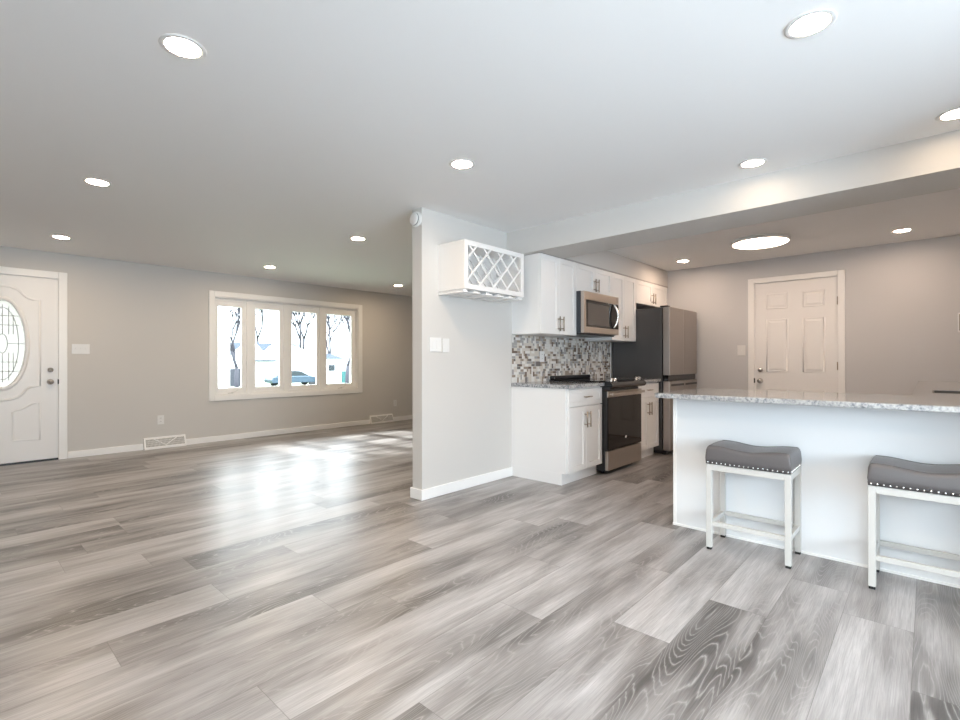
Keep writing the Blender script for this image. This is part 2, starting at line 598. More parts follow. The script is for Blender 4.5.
# patio wall (left of the camera), with a wide glazed opening
P0, P1, PT = -2.15, 0.65, 2.06
mb = MB()
mb.box(UL - 0.1, UL, VR - 0.1, P0, 0, CEIL).box(UL - 0.1, UL, P0, P1, PT, CEIL).box(UL - 0.1, UL, P1, VF + 0.0, 0, CEIL)
struct('wall_left', mb, M['wall'], 'grey side wall with the wide patio door', 'wall')
R0, R1, RB, RT = -0.15, 1.95, 0.65, 2.05
mb = MB()
mb.box(UL, R0, VR - 0.1, VR, 0, CEIL).box(R0, R1, VR - 0.1, VR, 0, RB).box(R0, R1, VR - 0.1, VR, RT, CEIL).box(R1, 3.0, VR - 0.1, VR, 0, CEIL)
struct('wall_rear', mb, M['wall'], 'grey rear wall with a dining window', 'wall')
mb = MB(); mb.box(2.9, 3.0, VR, VK - 0.1, 0, CEIL).box(2.9, UD + 0.1, VK - 0.1, VK, 0, CEIL)
struct('wall_right', mb, M['wall'], 'grey kitchen side wall behind the sink counter', 'wall')
struct('wall_end', MB().box(UR, UR + 0.1, VSB, VF, 0, CEIL), M['wall'], 'grey end wall of the living room', 'wall')
struct('wall_partition', MB().box(US, UR + 0.1, VS, VSB, 0, CEIL), M['wall'], 'grey partition wall carrying the wine rack and kitchen run', 'wall')
KD0, KD1, KDT = 0.743, 1.582, 2.062          # kitchen door opening (v range)
mb = MB()
mb.box(UD, UD + 0.12, VK, KD0, 0, CEIL).box(UD, UD + 0.12, KD0, KD1, KDT, CEIL).box(UD, UD + 0.12, KD1, VS, 0, CEIL)
struct('wall_kitchen', mb, M['kitchen_wall'], 'pale grey kitchen wall with the six panel door', 'wall')
# dropped beam (sags slightly to the left) and soffit over the cabinets
mb = MB()
zb = lambda v: 2.1475 - (v + 0.13) * 0.0087
v = [(3.666, VK, zb(VK)), (4.11, VK, zb(VK)), (4.11, VS, zb(VS)), (3.666, VS, zb(VS)),
     (3.666, VK, CEIL), (4.11, VK, CEIL), (4.11, VS, CEIL), (3.666, VS, CEIL)]
mb.add(v, [(0, 3, 2, 1), (4, 5, 6, 7), (0, 1, 5, 4), (1, 2, 6, 5), (2, 3, 7, 6), (3, 0, 4, 7)])
struct('ceiling_beam', mb, M['wall'], 'wide boxed pale grey beam crossing above the kitchen bar', 'beam')
struct('wall_soffit', MB().box(4.11, UD, 2.655, VS, 2.136, CEIL), M['wall'], 'boxed soffit above the wall cabinets', 'soffit')

# baseboards
def board(name, pts, mat='trim', h=0.085, t=0.014, label=None):
    """pts: list of (x0,x1,y0,y1) footprints, each with a small chamfered top"""
    mb = MB()
    for x0, x1, y0, y1 in pts:
        mb.box(x0, x1, y0, y1, 0, h)
    return struct(name, mb, M[mat], label or 'white painted baseboard', 'baseboard', bevel=0.004)


board('baseboard_front', [(0.965, 1.70, VF - 0.015, VF), (2.175, 5.09, VF - 0.015, VF), (5.595, UR, VF - 0.015, VF)],
      h=0.078, label='white baseboard along the far living room wall')
t = 0.015
mb = MB()
mb.prism([(US - t, VS - t), (3.732, VS - t), (3.732, VS), (US, VS), (US, VSB), (UR, VSB), (UR, VSB + t), (US - t, VSB + t)], 'z', 0, 0.085)
struct('baseboard_partition', mb, M['trim'], 'white baseboard wrapping the end of the partition', 'baseboard', bevel=0.004)
board('baseboard_kitchen', [(UD - t, UD, 1.66, 2.2)], label='white baseboard on the kitchen door wall')
board('baseboard_left', [(UL, UL + t, P1 + 0.09, VF)], label='white baseboard on the patio wall')
board('baseboard_rear', [(UL, 2.9, VR, VR + t)], label='white baseboard on the rear wall')
board('baseboard_end', [(UR - t, UR, VSB + t, VF - t)], label='white baseboard on the living room end wall')

# ------------------------------------------------------------------ front door
d = thing('door_1', 'white front door with an oval leaded glass light', 'door', (0.428, VF, 0), kind='structure')
cx, cz, A, B = 0.428, 1.312, 0.177, 0.465
yD = VF + 0.012        # room face of the slab


def ell(a, b, n, y=None):
    return [(cx + a * math.cos(2 * math.pi * k / n), cz + b * math.sin(2 * math.pi * k / n)) for k in range(n)]


# slab with an oval hole
mb = MB()
n = 64
inn = ell(A + 0.012, B + 0.012, n)
x0, x1, z0, z1 = D0 + 0.004, D1 - 0.004, 0.022, DT - 0.004
out = []
for k in range(n):
    tt = 2 * math.pi * k / n
    c, s = math.cos(tt), math.sin(tt)
    hx, hz = (x1 - x0) / 2, (z1 - z0) / 2
    mx, mz = (x0 + x1) / 2, (z0 + z1) / 2
    ox, oz = c * (A + .012), s * (B + .012)
    # intersection of the ray from oval centre with the rectangle
    lam = 1e9
    if c > 1e-9: lam = min(lam, (x1 - cx) / ox)
    if c < -1e-9: lam = min(lam, (x0 - cx) / ox)
    if s > 1e-9: lam = min(lam, (z1 - cz) / oz)
    if s < -1e-9: lam = min(lam, (z0 - cz) / oz)
    out.append([cx + ox * lam, cz + oz * lam])
for (qx, qz) in ((x0, z0), (x1, z0), (x1, z1), (x0, z1)):   # snap nearest to the corners
    i = min(range(n), key=lambda i: (out[i][0] - qx) ** 2 + (out[i][1] - qz) ** 2)
    out[i] = [qx, qz]
vv = [(p[0], yD, p[1]) for p in inn] + [(p[0], yD, p[1]) for p in out] + [(p[0], yD + .042, p[1]) for p in inn] + [(p[0], yD + .042, p[1]) for p in out]
ff = []
for k in range(n):
    j = (k + 1) % n
    ff += [(k, j, n + j, n + k), (2 * n + k, 3 * n + k, 3 * n + j, 2 * n + j), (k, 2 * n + k, 2 * n + j, j), (n + k, n + j, 3 * n + j, 3 * n + k)]
mb.add(vv, ff)
mb.build('door_slab', M['door'], d)
# embossed mouldings
mb = MB()
half = [(0.726, 0.844), (0.726, 1.80), (0.665, 1.803), (0.632, 1.815), (0.60, 1.843), (0.572, 1.876), (0.54, 1.903), (0.49, 1.925), (0.428, 1.932)]
bot = [(0.428, 0.700), (0.49, 0.706), (0.545, 0.724), (0.585, 0.762), (0.615, 0.805), (0.65, 0.836), (0.726, 0.844)]
right = half[1:]
left = [(2 * cx - a, b) for a, b in reversed(half[:-1])]
leftb = [(2 * cx - a, b) for a, b in reversed(bot[1:-1])]
ring = [half[0]] + right + left + leftb + bot[:-1]
mb.tube([(a, yD, b) for a, b in ring], 0.013, 8, True, flat=(1, 0.55))
for sgn in (1, -1):
    pan = [(0.508, 0.26), (0.726, 0.244), (0.726, 0.655), (0.665, 0.650), (0.62, 0.618), (0.57, 0.590), (0.508, 0.565)]
    pp = [(cx + sgn * (a - cx), b) for a, b in pan]
    mb.tube([(a, yD, b) for a, b in pp], 0.010, 8, True, flat=(1, 0.6))
mb.build('door_moulding', M['door'], d)
# oval frame and glass
mb = MB()
mb.tube([(a, yD - 0.002, b) for a, b in ell(A + 0.022, B + 0.022, 64)], 0.022, 10, True, flat=(1, 0.8))
of = mb.build('oval_frame', M['door'], d)
mb = MB()
e1 = ell(A + .006, B + .006, 64)
mb.prism(e1, 'y', yD + 0.018, yD + 0.024)
mb.build('oval_glass', M['oval_glass'], of)
mb = MB()
yc = yD + 0.015
mb.tube([(a, yc, b) for a, b in ell(A * .72, B * .84, 48)], 0.0034, 5, True)
mb.tube([(a, yc, b) for a, b in ell(A * .22, B * .22, 32)], 0.0034, 5, True)
for xx, zt in ((-.05, .40), (.05, .40), (-.085, .31), (.085, .31), (0, .42)):
    for sg in (1, -1):
        mb.tube([(cx + xx, yc, cz + sg * 0.10), (cx + xx, yc, cz + sg * zt)], 0.0032, 5)
for zz in (-.30, -.2, .2, .30):
    mb.tube([(cx - .13, yc, cz + zz), (cx + .13, yc, cz + zz)], 0.0032, 5)
for sg in (1, -1):
    mb.tube([(cx + sg * .045, yc, cz), (cx + sg * A, yc, cz)], 0.0032, 5)
mb.build('lead_came', M['came'], of)
# casing, jamb, sill
mb = MB()
mb.box(D1 - 0.002, D1 + 0.076, VF - 0.017, VF, 0, DT + 0.078).box(D0 - 0.076, D0 + 0.002, VF - 0.017, VF, 0, DT + 0.078).box(D0 + .002, D1 - .002, VF - 0.017, VF, DT, DT + 0.078)
mb.build('door_casing', M['trim'], d, bevel=0.005)
mb = MB()
mb.box(D0, D0 + .003, VF, VO, 0, DT).box(D1 - .003, D1, VF, VO, 0, DT).box(D0, D1, VF, VO, DT - .003, DT)
mb.build('door_jamb', M['trim'], d)
MB().box(D0 + 0.002, D1 - 0.002, VF - 0.004, VO, 0, 0.021).build('door_threshold', M['black'], d)


def knob_mesh(pos, axis, r=0.027, length=0.06):
    mb = MB()
    mb.lathe([(0, 0), (r * 1.15, 0), (r * 1.15, 0.006), (r * 0.45, 0.010), (r * 0.42, length * .45), (r * .85, length * .6), (r, length * .78), (r * .85, length * .95), (0, length)], pos, axis, 24)
    return mb


def bolt_mesh(pos, axis, r=0.028):
    mb = MB()
    mb.lathe([(0, 0), (r, 0), (r, 0.010), (r * .78, 0.022), (0, 0.023)], pos, axis, 24)
    return mb


knob_mesh((0.817, yD, 0.886), (0, -1, 0)).build('door_knob', M['chrome'], d)
bolt_mesh((0.817, yD, 1.021), (0, -1, 0)).build('deadbolt', M['chrome'], d)
MB().box(D1 - 0.007, D1 + 0.002, VF - 0.0185, VF + .004, 0.86, 0.915).build('strike_plate', M['slot'], d)

# ------------------------------------------------------------------ picture window
w = thing('window_1', 'white framed four light picture window in the far wall', 'window', ((W0 + W1) / 2, VF, WB), kind='structure')
C0, C1, CB, CT = 2.466, 4.943, 0.565, 2.094
mb = MB()
yf, yb = VF - 0.018, VF
mb.box(C0, W0, yf, yb, CB, CT).box(W1, C1, yf, yb, CB, CT).box(W0, W1, yf, yb, WT, CT).box(W0, W1, yf, yb, CB, WB)
mb.build('window_casing', M['trim'], w, bevel=0.006)
mb = MB()
yo = VO + 0.02
mb.box(W0, W0 + .012, VF, yo, WB, WT).box(W1 - .012, W1, VF, yo, WB, WT).box(W0 + .012, W1 - .012, VF, yo, WT - .012, WT).box(W0 + .012, W1 - .012, VF, yo, WB, WB + .012)
mb.build('window_jamb', M['trim'], w)
panes = [(2.614, 2.935), (3.132, 3.503), (3.696, 4.123), (4.299, 4.778)]
ys0, ys1 = 7.385, 7.435
# mullion posts between sashes
mb = MB()
gl0, gl1 = 0.735, 1.898
edges = [W0 + .012, (panes[0][1] + panes[1][0]) / 2 + .012, (panes[1][1] + panes[2][0]) / 2 + .008, (panes[2][1] + panes[3][0]) / 2, W1 - .012]
for e in edges[1:4]:
    mb.box(e - .045, e + .045, ys0 - 0.02, ys1, WB + .012, WT - .012)
mb.box(W0 + .012, W1 - .012, ys0 - .012, ys1, WB + .012, WB + .040)
mb.box(W0 + .012, W1 - .012, ys0 - .012, ys1, WT - .055, WT - .012)
mb.build('window_mullion', M['trim'], w, bevel=0.004)
for i, (a, b_) in enumerate(panes):
    l = edges[i] + (.045 if i else 0); r = edges[i + 1] - (.045 if i < 3 else 0)
    mb = MB()
    z0s, z1s = WB + .040, WT - .055
    mb.box(l, a, ys0, ys1 - .004, z0s, z1s).box(b_, r, ys0, ys1 - .004, z0s, z1s).box(a, b_, ys0, ys1 - .004, z0s, gl0).box(a, b_, ys0, ys1 - .004, gl1, z1s)
    s = mb.build('window_sash', M['trim'], w, bevel=0.003)
    MB().box(a, b_, 7.404, 7.408, gl0, gl1).build('window_pane', M['pane'], s)
    if i in (0, 3):
        mb = MB()
        xx = (a + b_) / 2
        mb.box(xx - .03, xx + .03, ys0 - .028, ys0 - .012, WB + .012, WB + .034)
        mb.tube([(xx, ys0 - .03, WB + .03), (xx + .05, ys0 - .05, WB + .045), (xx + .085, ys0 - .05, WB + .068)], 0.006, 8)
        mb.build('window_crank', M['plate'], s)

# patio door and rear window (behind the camera)
pd = thing('door_2', 'sliding glass patio door in the side wall', 'door', (UL, (P0 + P1) / 2, 0), kind='structure')
mb = MB()
for a in (P0, (P0 + P1) / 2 - .04, P1 - .08):
    mb.box(UL - .09, UL - .03, a, a + .08, 0, PT)
mb.box(UL - .088, UL - .032, P0, P1, 0, .09).box(UL - .088, UL - .032, P0, P1, PT - .08, PT)
mb.build('door_frame', M['trim'], pd)
MB().box(UL - .062, UL - .056, P0 + .08, P1 - .08, .09, PT - .08).build('door_glass', M['pane'], pd)
rw = thing('window_2', 'white dining window in the rear wall', 'window', ((R0 + R1) / 2, VR, RB), kind='structure')
mb = MB()
for a in (R0, (R0 + R1) / 2 - .03, R1 - .06):
    mb.box(a, a + .06, VR - .09, VR - .03, RB, RT)
mb.box(R0, R1, VR - .088, VR - .032, RB, RB + .06).box(R0, R1, VR - .088, VR - .032, RT - .06, RT)
mb.build('window_frame', M['trim'], rw)
MB().box(R0 + .06, R1 - .06, VR - .062, VR - .056, RB + .06, RT - .06).build('window_pane', M['pane'], rw)

# ------------------------------------------------------------------ kitchen door
d = thing('door_3', 'white six panel door in the kitchen wall', 'door', (UD, (KD0 + KD1) / 2, 0), kind='structure')
uF = UD + 0.012
mb = MB()
mb.box(uF, uF + .035, KD0 + .004, KD1 - .004, 0.012, KDT - .004)
mb.build('door_slab', M['door'], d, bevel=0.002)
mb = MB()
for va, vb in ((1.235, 1.446), (0.873, 1.072)):
    for za, zc in ((1.745, 1.915), (0.983, 1.607), (0.23, 0.772)):
        mb.tube([(uF, va, za), (uF, vb, za), (uF, vb, zc), (uF, va, zc)], 0.011, 8, True, flat=(0, 0.6))
        i = .036
        mb.add([(uF, va + .014, za + .014), (uF, vb - .014, za + .014), (uF, vb - .014, zc - .014), (uF, va + .014, zc - .014),
                (uF - .006, va + i, za + i), (uF - .006, vb - i, za + i), (uF - .006, vb - i, zc - i), (uF - .006, va + i, zc - i)],
               [(0, 1, 5, 4), (1, 2, 6, 5), (2, 3, 7, 6), (3, 0, 4, 7), (4, 5, 6, 7)])
mb.build('door_panel', M['door'], d)
mb = MB()
mb.box(UD - .017, UD, KD0 - .064, KD0, 0, KDT + .060).box(UD - .017, UD, KD1, KD1 + .068, 0, KDT + .060).box(UD - .017, UD, KD0, KD1, KDT, KDT + .060)
mb.build('door_casing', M['trim'], d, bevel=0.005)
mb = MB()
mb.box(UD, UD + .12, KD0, KD0 + .003, 0, KDT).box(UD, UD + .12, KD1 - .003, KD1, 0, KDT).box(UD, UD + .12, KD0, KD1, KDT - .003, KDT)
mb.build('door_jamb', M['trim'], d)
MB().box(UD + .002, UD + .12, KD0 + .003, KD1 - .003, 0, .0115).build('door_threshold', M['nickel'], d)  # sill strip added to block outside light leaking under the slab
knob_mesh((uF, 1.521, 0.867), (-1, 0, 0)).build('door_knob', M['chrome'], d)
bolt_mesh((uF, 1.521, 1.001), (-1, 0, 0)).build('deadbolt', M['chrome'], d)
MB().box(UD - .0185, UD + .004, KD1 - .006, KD1 + .004, .84, .90).build('strike_plate', M['slot'], d)
for z in (1.787, 1.054, 0.25):
    MB().cyl((UD - .004, KD0 + .004, z - .045), (UD - .004, KD0 + .004, z + .045), .007, n=10).build('door_hinge', M['nickel'], d)

# ------------------------------------------------------------------ handles and shaker fronts
def bar_v(mb, x, yf, z0, z1):
    """upright bar pull standing off a front that faces -y"""
    mb.cyl((x, yf - .030, z0), (x, yf - .030, z1), .0062, n=10)
    for z in (z0 + .025, z1 - .025):
        mb.cyl((x, yf, z), (x, yf - .030, z), .0045, n=8)


def bar_h(mb, x0, x1, yf, z):
    mb.cyl((x0, yf - .030, z), (x1, yf - .030, z), .0062, n=10)
    for x in (x0 + .02, x1 - .02):
        mb.cyl((x, yf, z), (x, yf - .030, z), .0045, n=8)


def shaker(x0, x1, z0, z1, yf, rail=0.056, gap=0.0016, th=0.02):
    x0 += gap; x1 -= gap; z0 += gap; z1 -= gap
    mb = MB()
    mb.box(x0, x0 + rail, yf, yf + th, z0, z1).box(x1 - rail, x1, yf, yf + th, z0, z1)
    mb.box(x0 + rail, x1 - rail, yf, yf + th, z0, z0 + rail).box(x0 + rail, x1 - rail, yf, yf + th, z1 - rail, z1)
    mb.box(x0 + rail, x1 - rail, yf + .009, yf + th, z0 + rail, z1 - rail)
    return mb


def wall_cabinet(label, x0, x1, z0, z1, handle, yfront=2.65, group='white wall cabinets'):
    c = thing('wall_cabinet', label, 'cabinet', ((x0 + x1) / 2, (yfront + VS) / 2, z0), group)
    mb = MB()
    t_ = .018
    mb.box(x0, x1, yfront + .022, VS - .001, z0, z1)
    mb.build('cabinet_body', M['cabinet'], c, bevel=0.0015)
    xm = (x0 + x1) / 2
    for k, (a, b_) in enumerate(((x0, xm), (xm, x1))):
        dd = shaker(a, b_, z0, z1, yfront, rail=.052).build('cabinet_door', M['cabinet'], c, bevel=0.0015)
        hx = xm + (-.032 if k == 0 else .032)
        h = MB(); bar_v(h, hx, yfront, handle[0], handle[1]); h.build('bar_handle', M['nickel'], dd)
    return c


wall_cabinet('tall two door white wall cabinet over the mosaic, beside the wine rack', 3.738, 4.361, 1.372, 2.120, (1.405, 1.545))
wall_cabinet('short two door white wall cabinet directly above the microwave', 4.362, 5.123, 1.832, 2.120, (1.853, 1.99))
wall_cabinet('narrow two door white wall cabinet between microwave and refrigerator', 5.124, 5.743, 1.350, 2.120, (1.385, 1.525))
wall_cabinet('short two door white wall cabinet above the refrigerator', 5.744, 6.725, 1.828, 2.120, (1.85, 1.985))

# dark strip painted as the shaded gap along the top of the uppers
struct('crown_gap_shade', MB().box(3.738, 6.745, 2.648, VS - .001, 2.1215, 2.1335), simple('gap_shade_paint', (0.40, 0.37, 0.35), 0.6), 'thin taupe strip painted as the shaded gap between wall cabinets and soffit', 'trim')

CT_Z = 0.902


def base_cabinet(label, x0, x1, left_panel=False):
    c = thing('base_cabinet', label, 'cabinet', ((x0 + x1) / 2, 2.7, 0), 'white base cabinets')
    mb = MB()
    mb.box(x0, x1, 2.382, VS - .001, .105, CT_Z - .034)
    mb.build('cabinet_body', M['cabinet'], c, bevel=0.0015)
    mb = MB()
    mb.box(x0 + (.0 if left_panel else 0), x1, 2.425, VS - .001, 0, .105)
    mb.build('toe_kick', M['cabinet'], c)
    xm = (x0 + x1) / 2
    a0 = x0 + (.022 if left_panel else .004)
    xm = (a0 + x1) / 2
    dr = shaker(a0, x1, .700, .858, 2.36, rail=.040).build('drawer_front', M['cabinet'], c, bevel=0.0015)
    h = MB(); bar_h(h, xm - .06, xm + .06, 2.36, .782); h.build('bar_handle', M['nickel'], dr)
    for k, (a, b_) in enumerate(((a0, xm), (xm, x1))):
        dd = shaker(a, b_, .110, .695, 2.36, rail=.050).build('cabinet_door', M['cabinet'], c, bevel=0.0015)
        hx = xm + (-.030 if k == 0 else .030)
        h = MB(); bar_v(h, hx, 2.36, .50, .645); h.build('bar_handle', M['nickel'], dd)
    return c


c = base_cabinet('white base cabinet with drawer at the end of the run, left of the range', 3.733, 4.355, True)
base_cabinet('narrow white base cabinet with drawer between range and refrigerator', 5.135, 5.725)


def slab(mb, x0, x1, y0, y1, z0, z1):
    mb.box(x0, x1, y0, y1, z0, z1)


ct = MB().box(3.715, 4.358, 2.335, VS - .012, CT_Z - .034, CT_Z).build('granite_countertop', M['granite'], bevel=0.004)
tag(ct, 'speckled granite worktop left of the range', 'countertop', 'granite worktops')
ct = MB().box(5.134, 5.735, 2.335, VS - .012, CT_Z - .034, CT_Z).build('granite_countertop', M['granite'], bevel=0.004)
tag(ct, 'small speckled granite worktop between range and refrigerator', 'countertop', 'granite worktops')


# mosaic backsplash
def mosaic():
    random.seed(5)
    x0, x1, z0, z1 = 3.735, 5.735, CT_Z + .0005, 1.372
    u = 0.0262
    nx, nz = int((x1 - x0) / u), int((z1 - z0) / u) + 1
    used = [[False] * nz for _ in range(nx)]
    mb = MB()
    mb.box(x0, x1, VS - .006, VS - .0005, z0, 1.349, 6)
    mb.box(x0, 5.12, VS - .006, VS - .0005, 1.349, z1 - .001, 6)
    for i in range(nx):
        for k in range(nz):
            if used[i][k]: continue
            opts = [(1, 1)]
            if i + 1 < nx and not used[i + 1][k]: opts += [(2, 1)] * 2
            if k + 1 < nz and not used[i][k + 1]: opts += [(1, 2)] * 3
            w_, h_ = random.choice(opts)
            for a in range(w_):
                for b_ in range(h_): used[i + a][k + b_] = True
            xa, za = x0 + i * u, z0 + k * u
            zt = min(za + h_ * u - .002, (z1 if xa < 5.10 else 1.349) - .002)
            if zt - za < .006: continue
            mi = random.choices(range(6), (26, 24, 18, 18, 8, 6))[0]
            mb.box(xa + .001, xa + w_ * u - .001, VS - .0095, VS - .004, za + .001, zt, mi)
    o = mb.build('mosaic_backsplash', TILES + [M['grout']])
    tag(o, 'small brown, grey and white mosaic tiles behind the range', 'backsplash')
    o2 = MB().box(5.736, 5.746, VS - .014, VS - .0005, CT_Z - .02, 1.349).build('edge_trim', M['trim'])
    o2.parent = o


mosaic()

# ------------------------------------------------------------------ range
RX0, RX1 = 4.366, 5.128
yR = 2.305
r = thing('range', 'black and stainless slide-in electric range between two base cabinets', 'range', ((RX0 + RX1) / 2, 2.65, 0))
mb = MB()
mb.box(RX0, RX1, yR + .035, VS - .012, .03, .895)
mb.build('range_body', M['black'], r, bevel=.003)
mb = MB()
mb.box(RX0 - .006, RX1 + .006, 2.37, VS - .012, .9035, .916)
mb.build('cooktop', M['black_gloss'], r, bevel=.003)
mb = MB()
mb.box(RX0 + .0, RX1 - .0, VS - .075, VS - .014, .9165, .955)
mb.build('rear_vent', M['black'], r, bevel=.012, seg=3)
# sloped control panel with curved front
prof = [(2.40, .9030), (2.395, .918), (2.36, .922), (2.31, .917), (2.272, .903), (2.252, .880), (2.252, .866), (2.268, .848), (2.30, .838), (2.345, .832), (2.40, .832)]
mb = MB(); mb.prism(prof, 'x', RX0 - .004, RX1 + .004)
cp = mb.build('control_panel', M['black_gloss'], r, bevel=.002)
for x in (RX0 + .07, RX0 + .14, RX1 - .14, RX1 - .07):
    mb = MB(); mb.lathe([(0, 0), (.021, 0), (.021, .005), (.017, .008), (.0155, .028), (.012, .031), (0, .031)], (x, 2.305, .915), (0, -.35, 1), 20)
    mb.build('control_knob', M['steel_light'], cp)
mb = MB()
mb.box(RX0 + .002, RX1 - .002, yR + .012, yR + .034, .232, .815)
od = mb.build('oven_door', M['black'], r, bevel=.003)
MB().box(RX0 + .010, RX1 - .004, yR, yR + .0115, .236, .755).build('oven_window', M['oven_glass'], od, bevel=.002)
mb = MB()
mb.box(RX0 + .004, RX1 - .002, yR - .002, yR + .0115, .757, .815)
mb.build('door_band', M['steel'], od, bevel=.003)
mb = MB()
mb.box(RX0 + .02, RX1 - .02, yR - .050, yR - .032, .775, .802)
for x in (RX0 + .03, RX1 - .05):
    mb.box(x, x + .02, yR - .033, yR - .002, .78, .797)
mb.build('door_handle', M['steel'], od, bevel=.005)
mb = MB()
mb.box(RX0 + .006, RX1 - .004, yR, yR + .034, .040, .226)
mb.build('storage_drawer', M['steel'], r, bevel=.004)
mb = MB()
for k in range(2):
    e_ = [(4.752 + (.016 - .004 * k) * math.cos(2 * math.pi * i / 24), .335 + (.010 - .003 * k) * math.sin(2 * math.pi * i / 24)) for i in range(24)]
    mb.tube([(a, yR - .0008, b_ + .3 * (a - 4.752)) for a, b_ in e_], .0022, 6, True)
mb.box(4.736, 4.768, yR - .0018, yR - .0004, .333, .338)
mb.build('maker_emblem', M['mark'], od)
for x in (RX0 + .05, RX1 - .09):
    for y in (2.40, 2.92):
        MB().cyl((x + .02, y, 0), (x + .02, y, .032), .018, n=12).build('foot', M['rubber'], r)

# ------------------------------------------------------------------ microwave
m_ = thing('microwave', 'stainless over-the-range microwave with a curved handle', 'microwave', (4.743, 2.78, 1.395))
MB().box(4.364, 5.121, 2.606, VS - .012, 1.400, 1.829).build('microwave_body', M['micro_side'], m_, bevel=.003)
MB().box(4.372, 5.113, 2.62, VS - .05, 1.386, 1.3995).build('vent_grille', M['black'], m_)
md = MB()
mx0, mx1, mz0, mz1, my = 4.367, 5.118, 1.403, 1.826, 2.566
md.box(mx0, mx1, my, my + .038, mz0, mz0 + .062).box(mx0, mx1, my, my + .038, mz1 - .085, mz1)
md.box(mx0, mx0 + .045, my, my + .038, mz0 + .062, mz1 - .085)
mdoor = md.build('microwave_door', M['steel'], m_, bevel=.003)
mw = MB().box(mx0 + .046, 4.925, my + .003, my + .038, mz0 + .063, mz1 - .086).build('window_frame', M['black_gloss'], mdoor, bevel=.002)
MB().box(mx0 + .075, 4.895, my + .001, my + .0028, mz0 + .085, mz1 - .118).build('door_window', simple('microwave_glass', (0.085, 0.070, 0.060), 0.12), mdoor)
MB().box(4.926, mx1, my + .001, my + .038, mz0 + .063, mz1 - .086).build('control_panel', M['black_gloss'], m_, bevel=.002)
pts, rs = [], []
for k in range(17):
    s_ = k / 16
    z = mz0 + .070 + s_ * .265
    pts.append((4.985 + .025 * math.sin(math.pi * s_), my - .006 - .040 * math.sin(math.pi * s_) ** 0.8, z)); rs.append(.012 + .002 * math.sin(math.pi * s_))
h = MB(); h.tube(pts, rs, 10); h.build('door_handle', M['steel_light'], mdoor)
mb = MB()
for k in range(3):
    for j in range(4):
        mb.box(5.055 + .018 * k, 5.067 + .018 * k, my - .0005, my + .002, 1.765 + .013 * j, 1.773 + .013 * j)
mb.build('keypad', simple('grey_print', (0.30, 0.28, 0.26), 0.5), m_)

# ------------------------------------------------------------------ refrigerator
FX0, FX1, FZ = 5.752, 6.664, 1.752
yf = 2.238
f = thing('refrigerator', 'four door stainless refrigerator with a dark side panel', 'refrigerator', ((FX0 + FX1) / 2, 2.6, 0))
MB().box(FX0, FX1, 2.335, VS - .03, .05, FZ - .004).build('fridge_body', M['fridge_side'], f, bevel=.004)
xm = (FX0 + FX1) / 2
for a, b_, rnd in ((FX0 + .001, xm - .004, 0), (xm + .004, FX1 - .001, 1)):
    MB().box(a, b_, yf, yf + .085, .944, FZ).build('fridge_door', M['steel_v'], f, bevel=.010, seg=3)
    lo = MB().box(a, b_, yf, yf + .085, .055, .872).build('freezer_door', M['steel_v'], f, bevel=.010, seg=3)
    MB().box(a + .04, b_ - .004, yf - .0025, yf + .003, .812, .838).build('handle_pocket', M['black'], lo, bevel=.002)
MB().box(FX0 + .004, FX1 - .004, yf + .02, yf + .084, .873, .943).build('handle_recess', M['black_gloss'], f)
MB().box(xm - .0035, xm + .0035, yf + .004, yf + .08, .95, FZ - .006).build('edge_highlight', M['plate'], f)  # pale strip in the seam, standing in for highlights on the door edges
MB().box(FX0 + .01, FX0 + .09, yf + .03, 2.36, FZ + .001, FZ + .018).build('hinge_cover', M['black'], f, bevel=.003)
MB().box(FX0 + .02, FX1 - .02, yf + .05, 2.9, .012, .05).build('toe_grille', M['black'], f)
for x in (FX0 + .05, FX1 - .05):
    MB().cyl((x, 2.33, 0), (x, 2.33, .013), .022, n=12).build('foot', M['rubber'], f)

# ------------------------------------------------------------------ wine rack
wr = thing('wine_rack', 'white wall hung lattice wine rack with stemware slots', 'wine rack', (3.15, VS, 1.68))
X0, X1, Z0, Z1, Y0 = 2.767, 3.530, 1.690, 2.078, 2.690
mb = MB()
tt = .018
mb.box(X0, X0 + tt, Y0 + .018, VS - .001, Z0, Z1).box(X1 - tt, X1, Y0 + .018, VS - .001, Z0, Z1)
mb.box(X0 + tt, X1 - tt, Y0 + .018, VS - .001, Z1 - tt, Z1).box(X0 + tt, X1 - tt, Y0 + .018, VS - .001, Z0, Z0 + tt)
mb.box(X0 + tt, X1 - tt, VS - .008, VS - .001, Z0 + tt, Z1 - tt)
mb.build('rack_case', M['cabinet'], wr, bevel=.0015)
mb = MB()
fr = .040
mb.box(X0, X0 + fr, Y0, Y0 + .018, Z0, Z1).box(X1 - fr, X1, Y0, Y0 + .018, Z0, Z1)
mb.box(X0 + fr, X1 - fr, Y0, Y0 + .018, Z1 - fr, Z1).box(X0 + fr, X1 - fr, Y0, Y0 + .018, Z0, Z0 + fr)
mb.build('face_frame', M['cabinet'], wr, bevel=.0015)


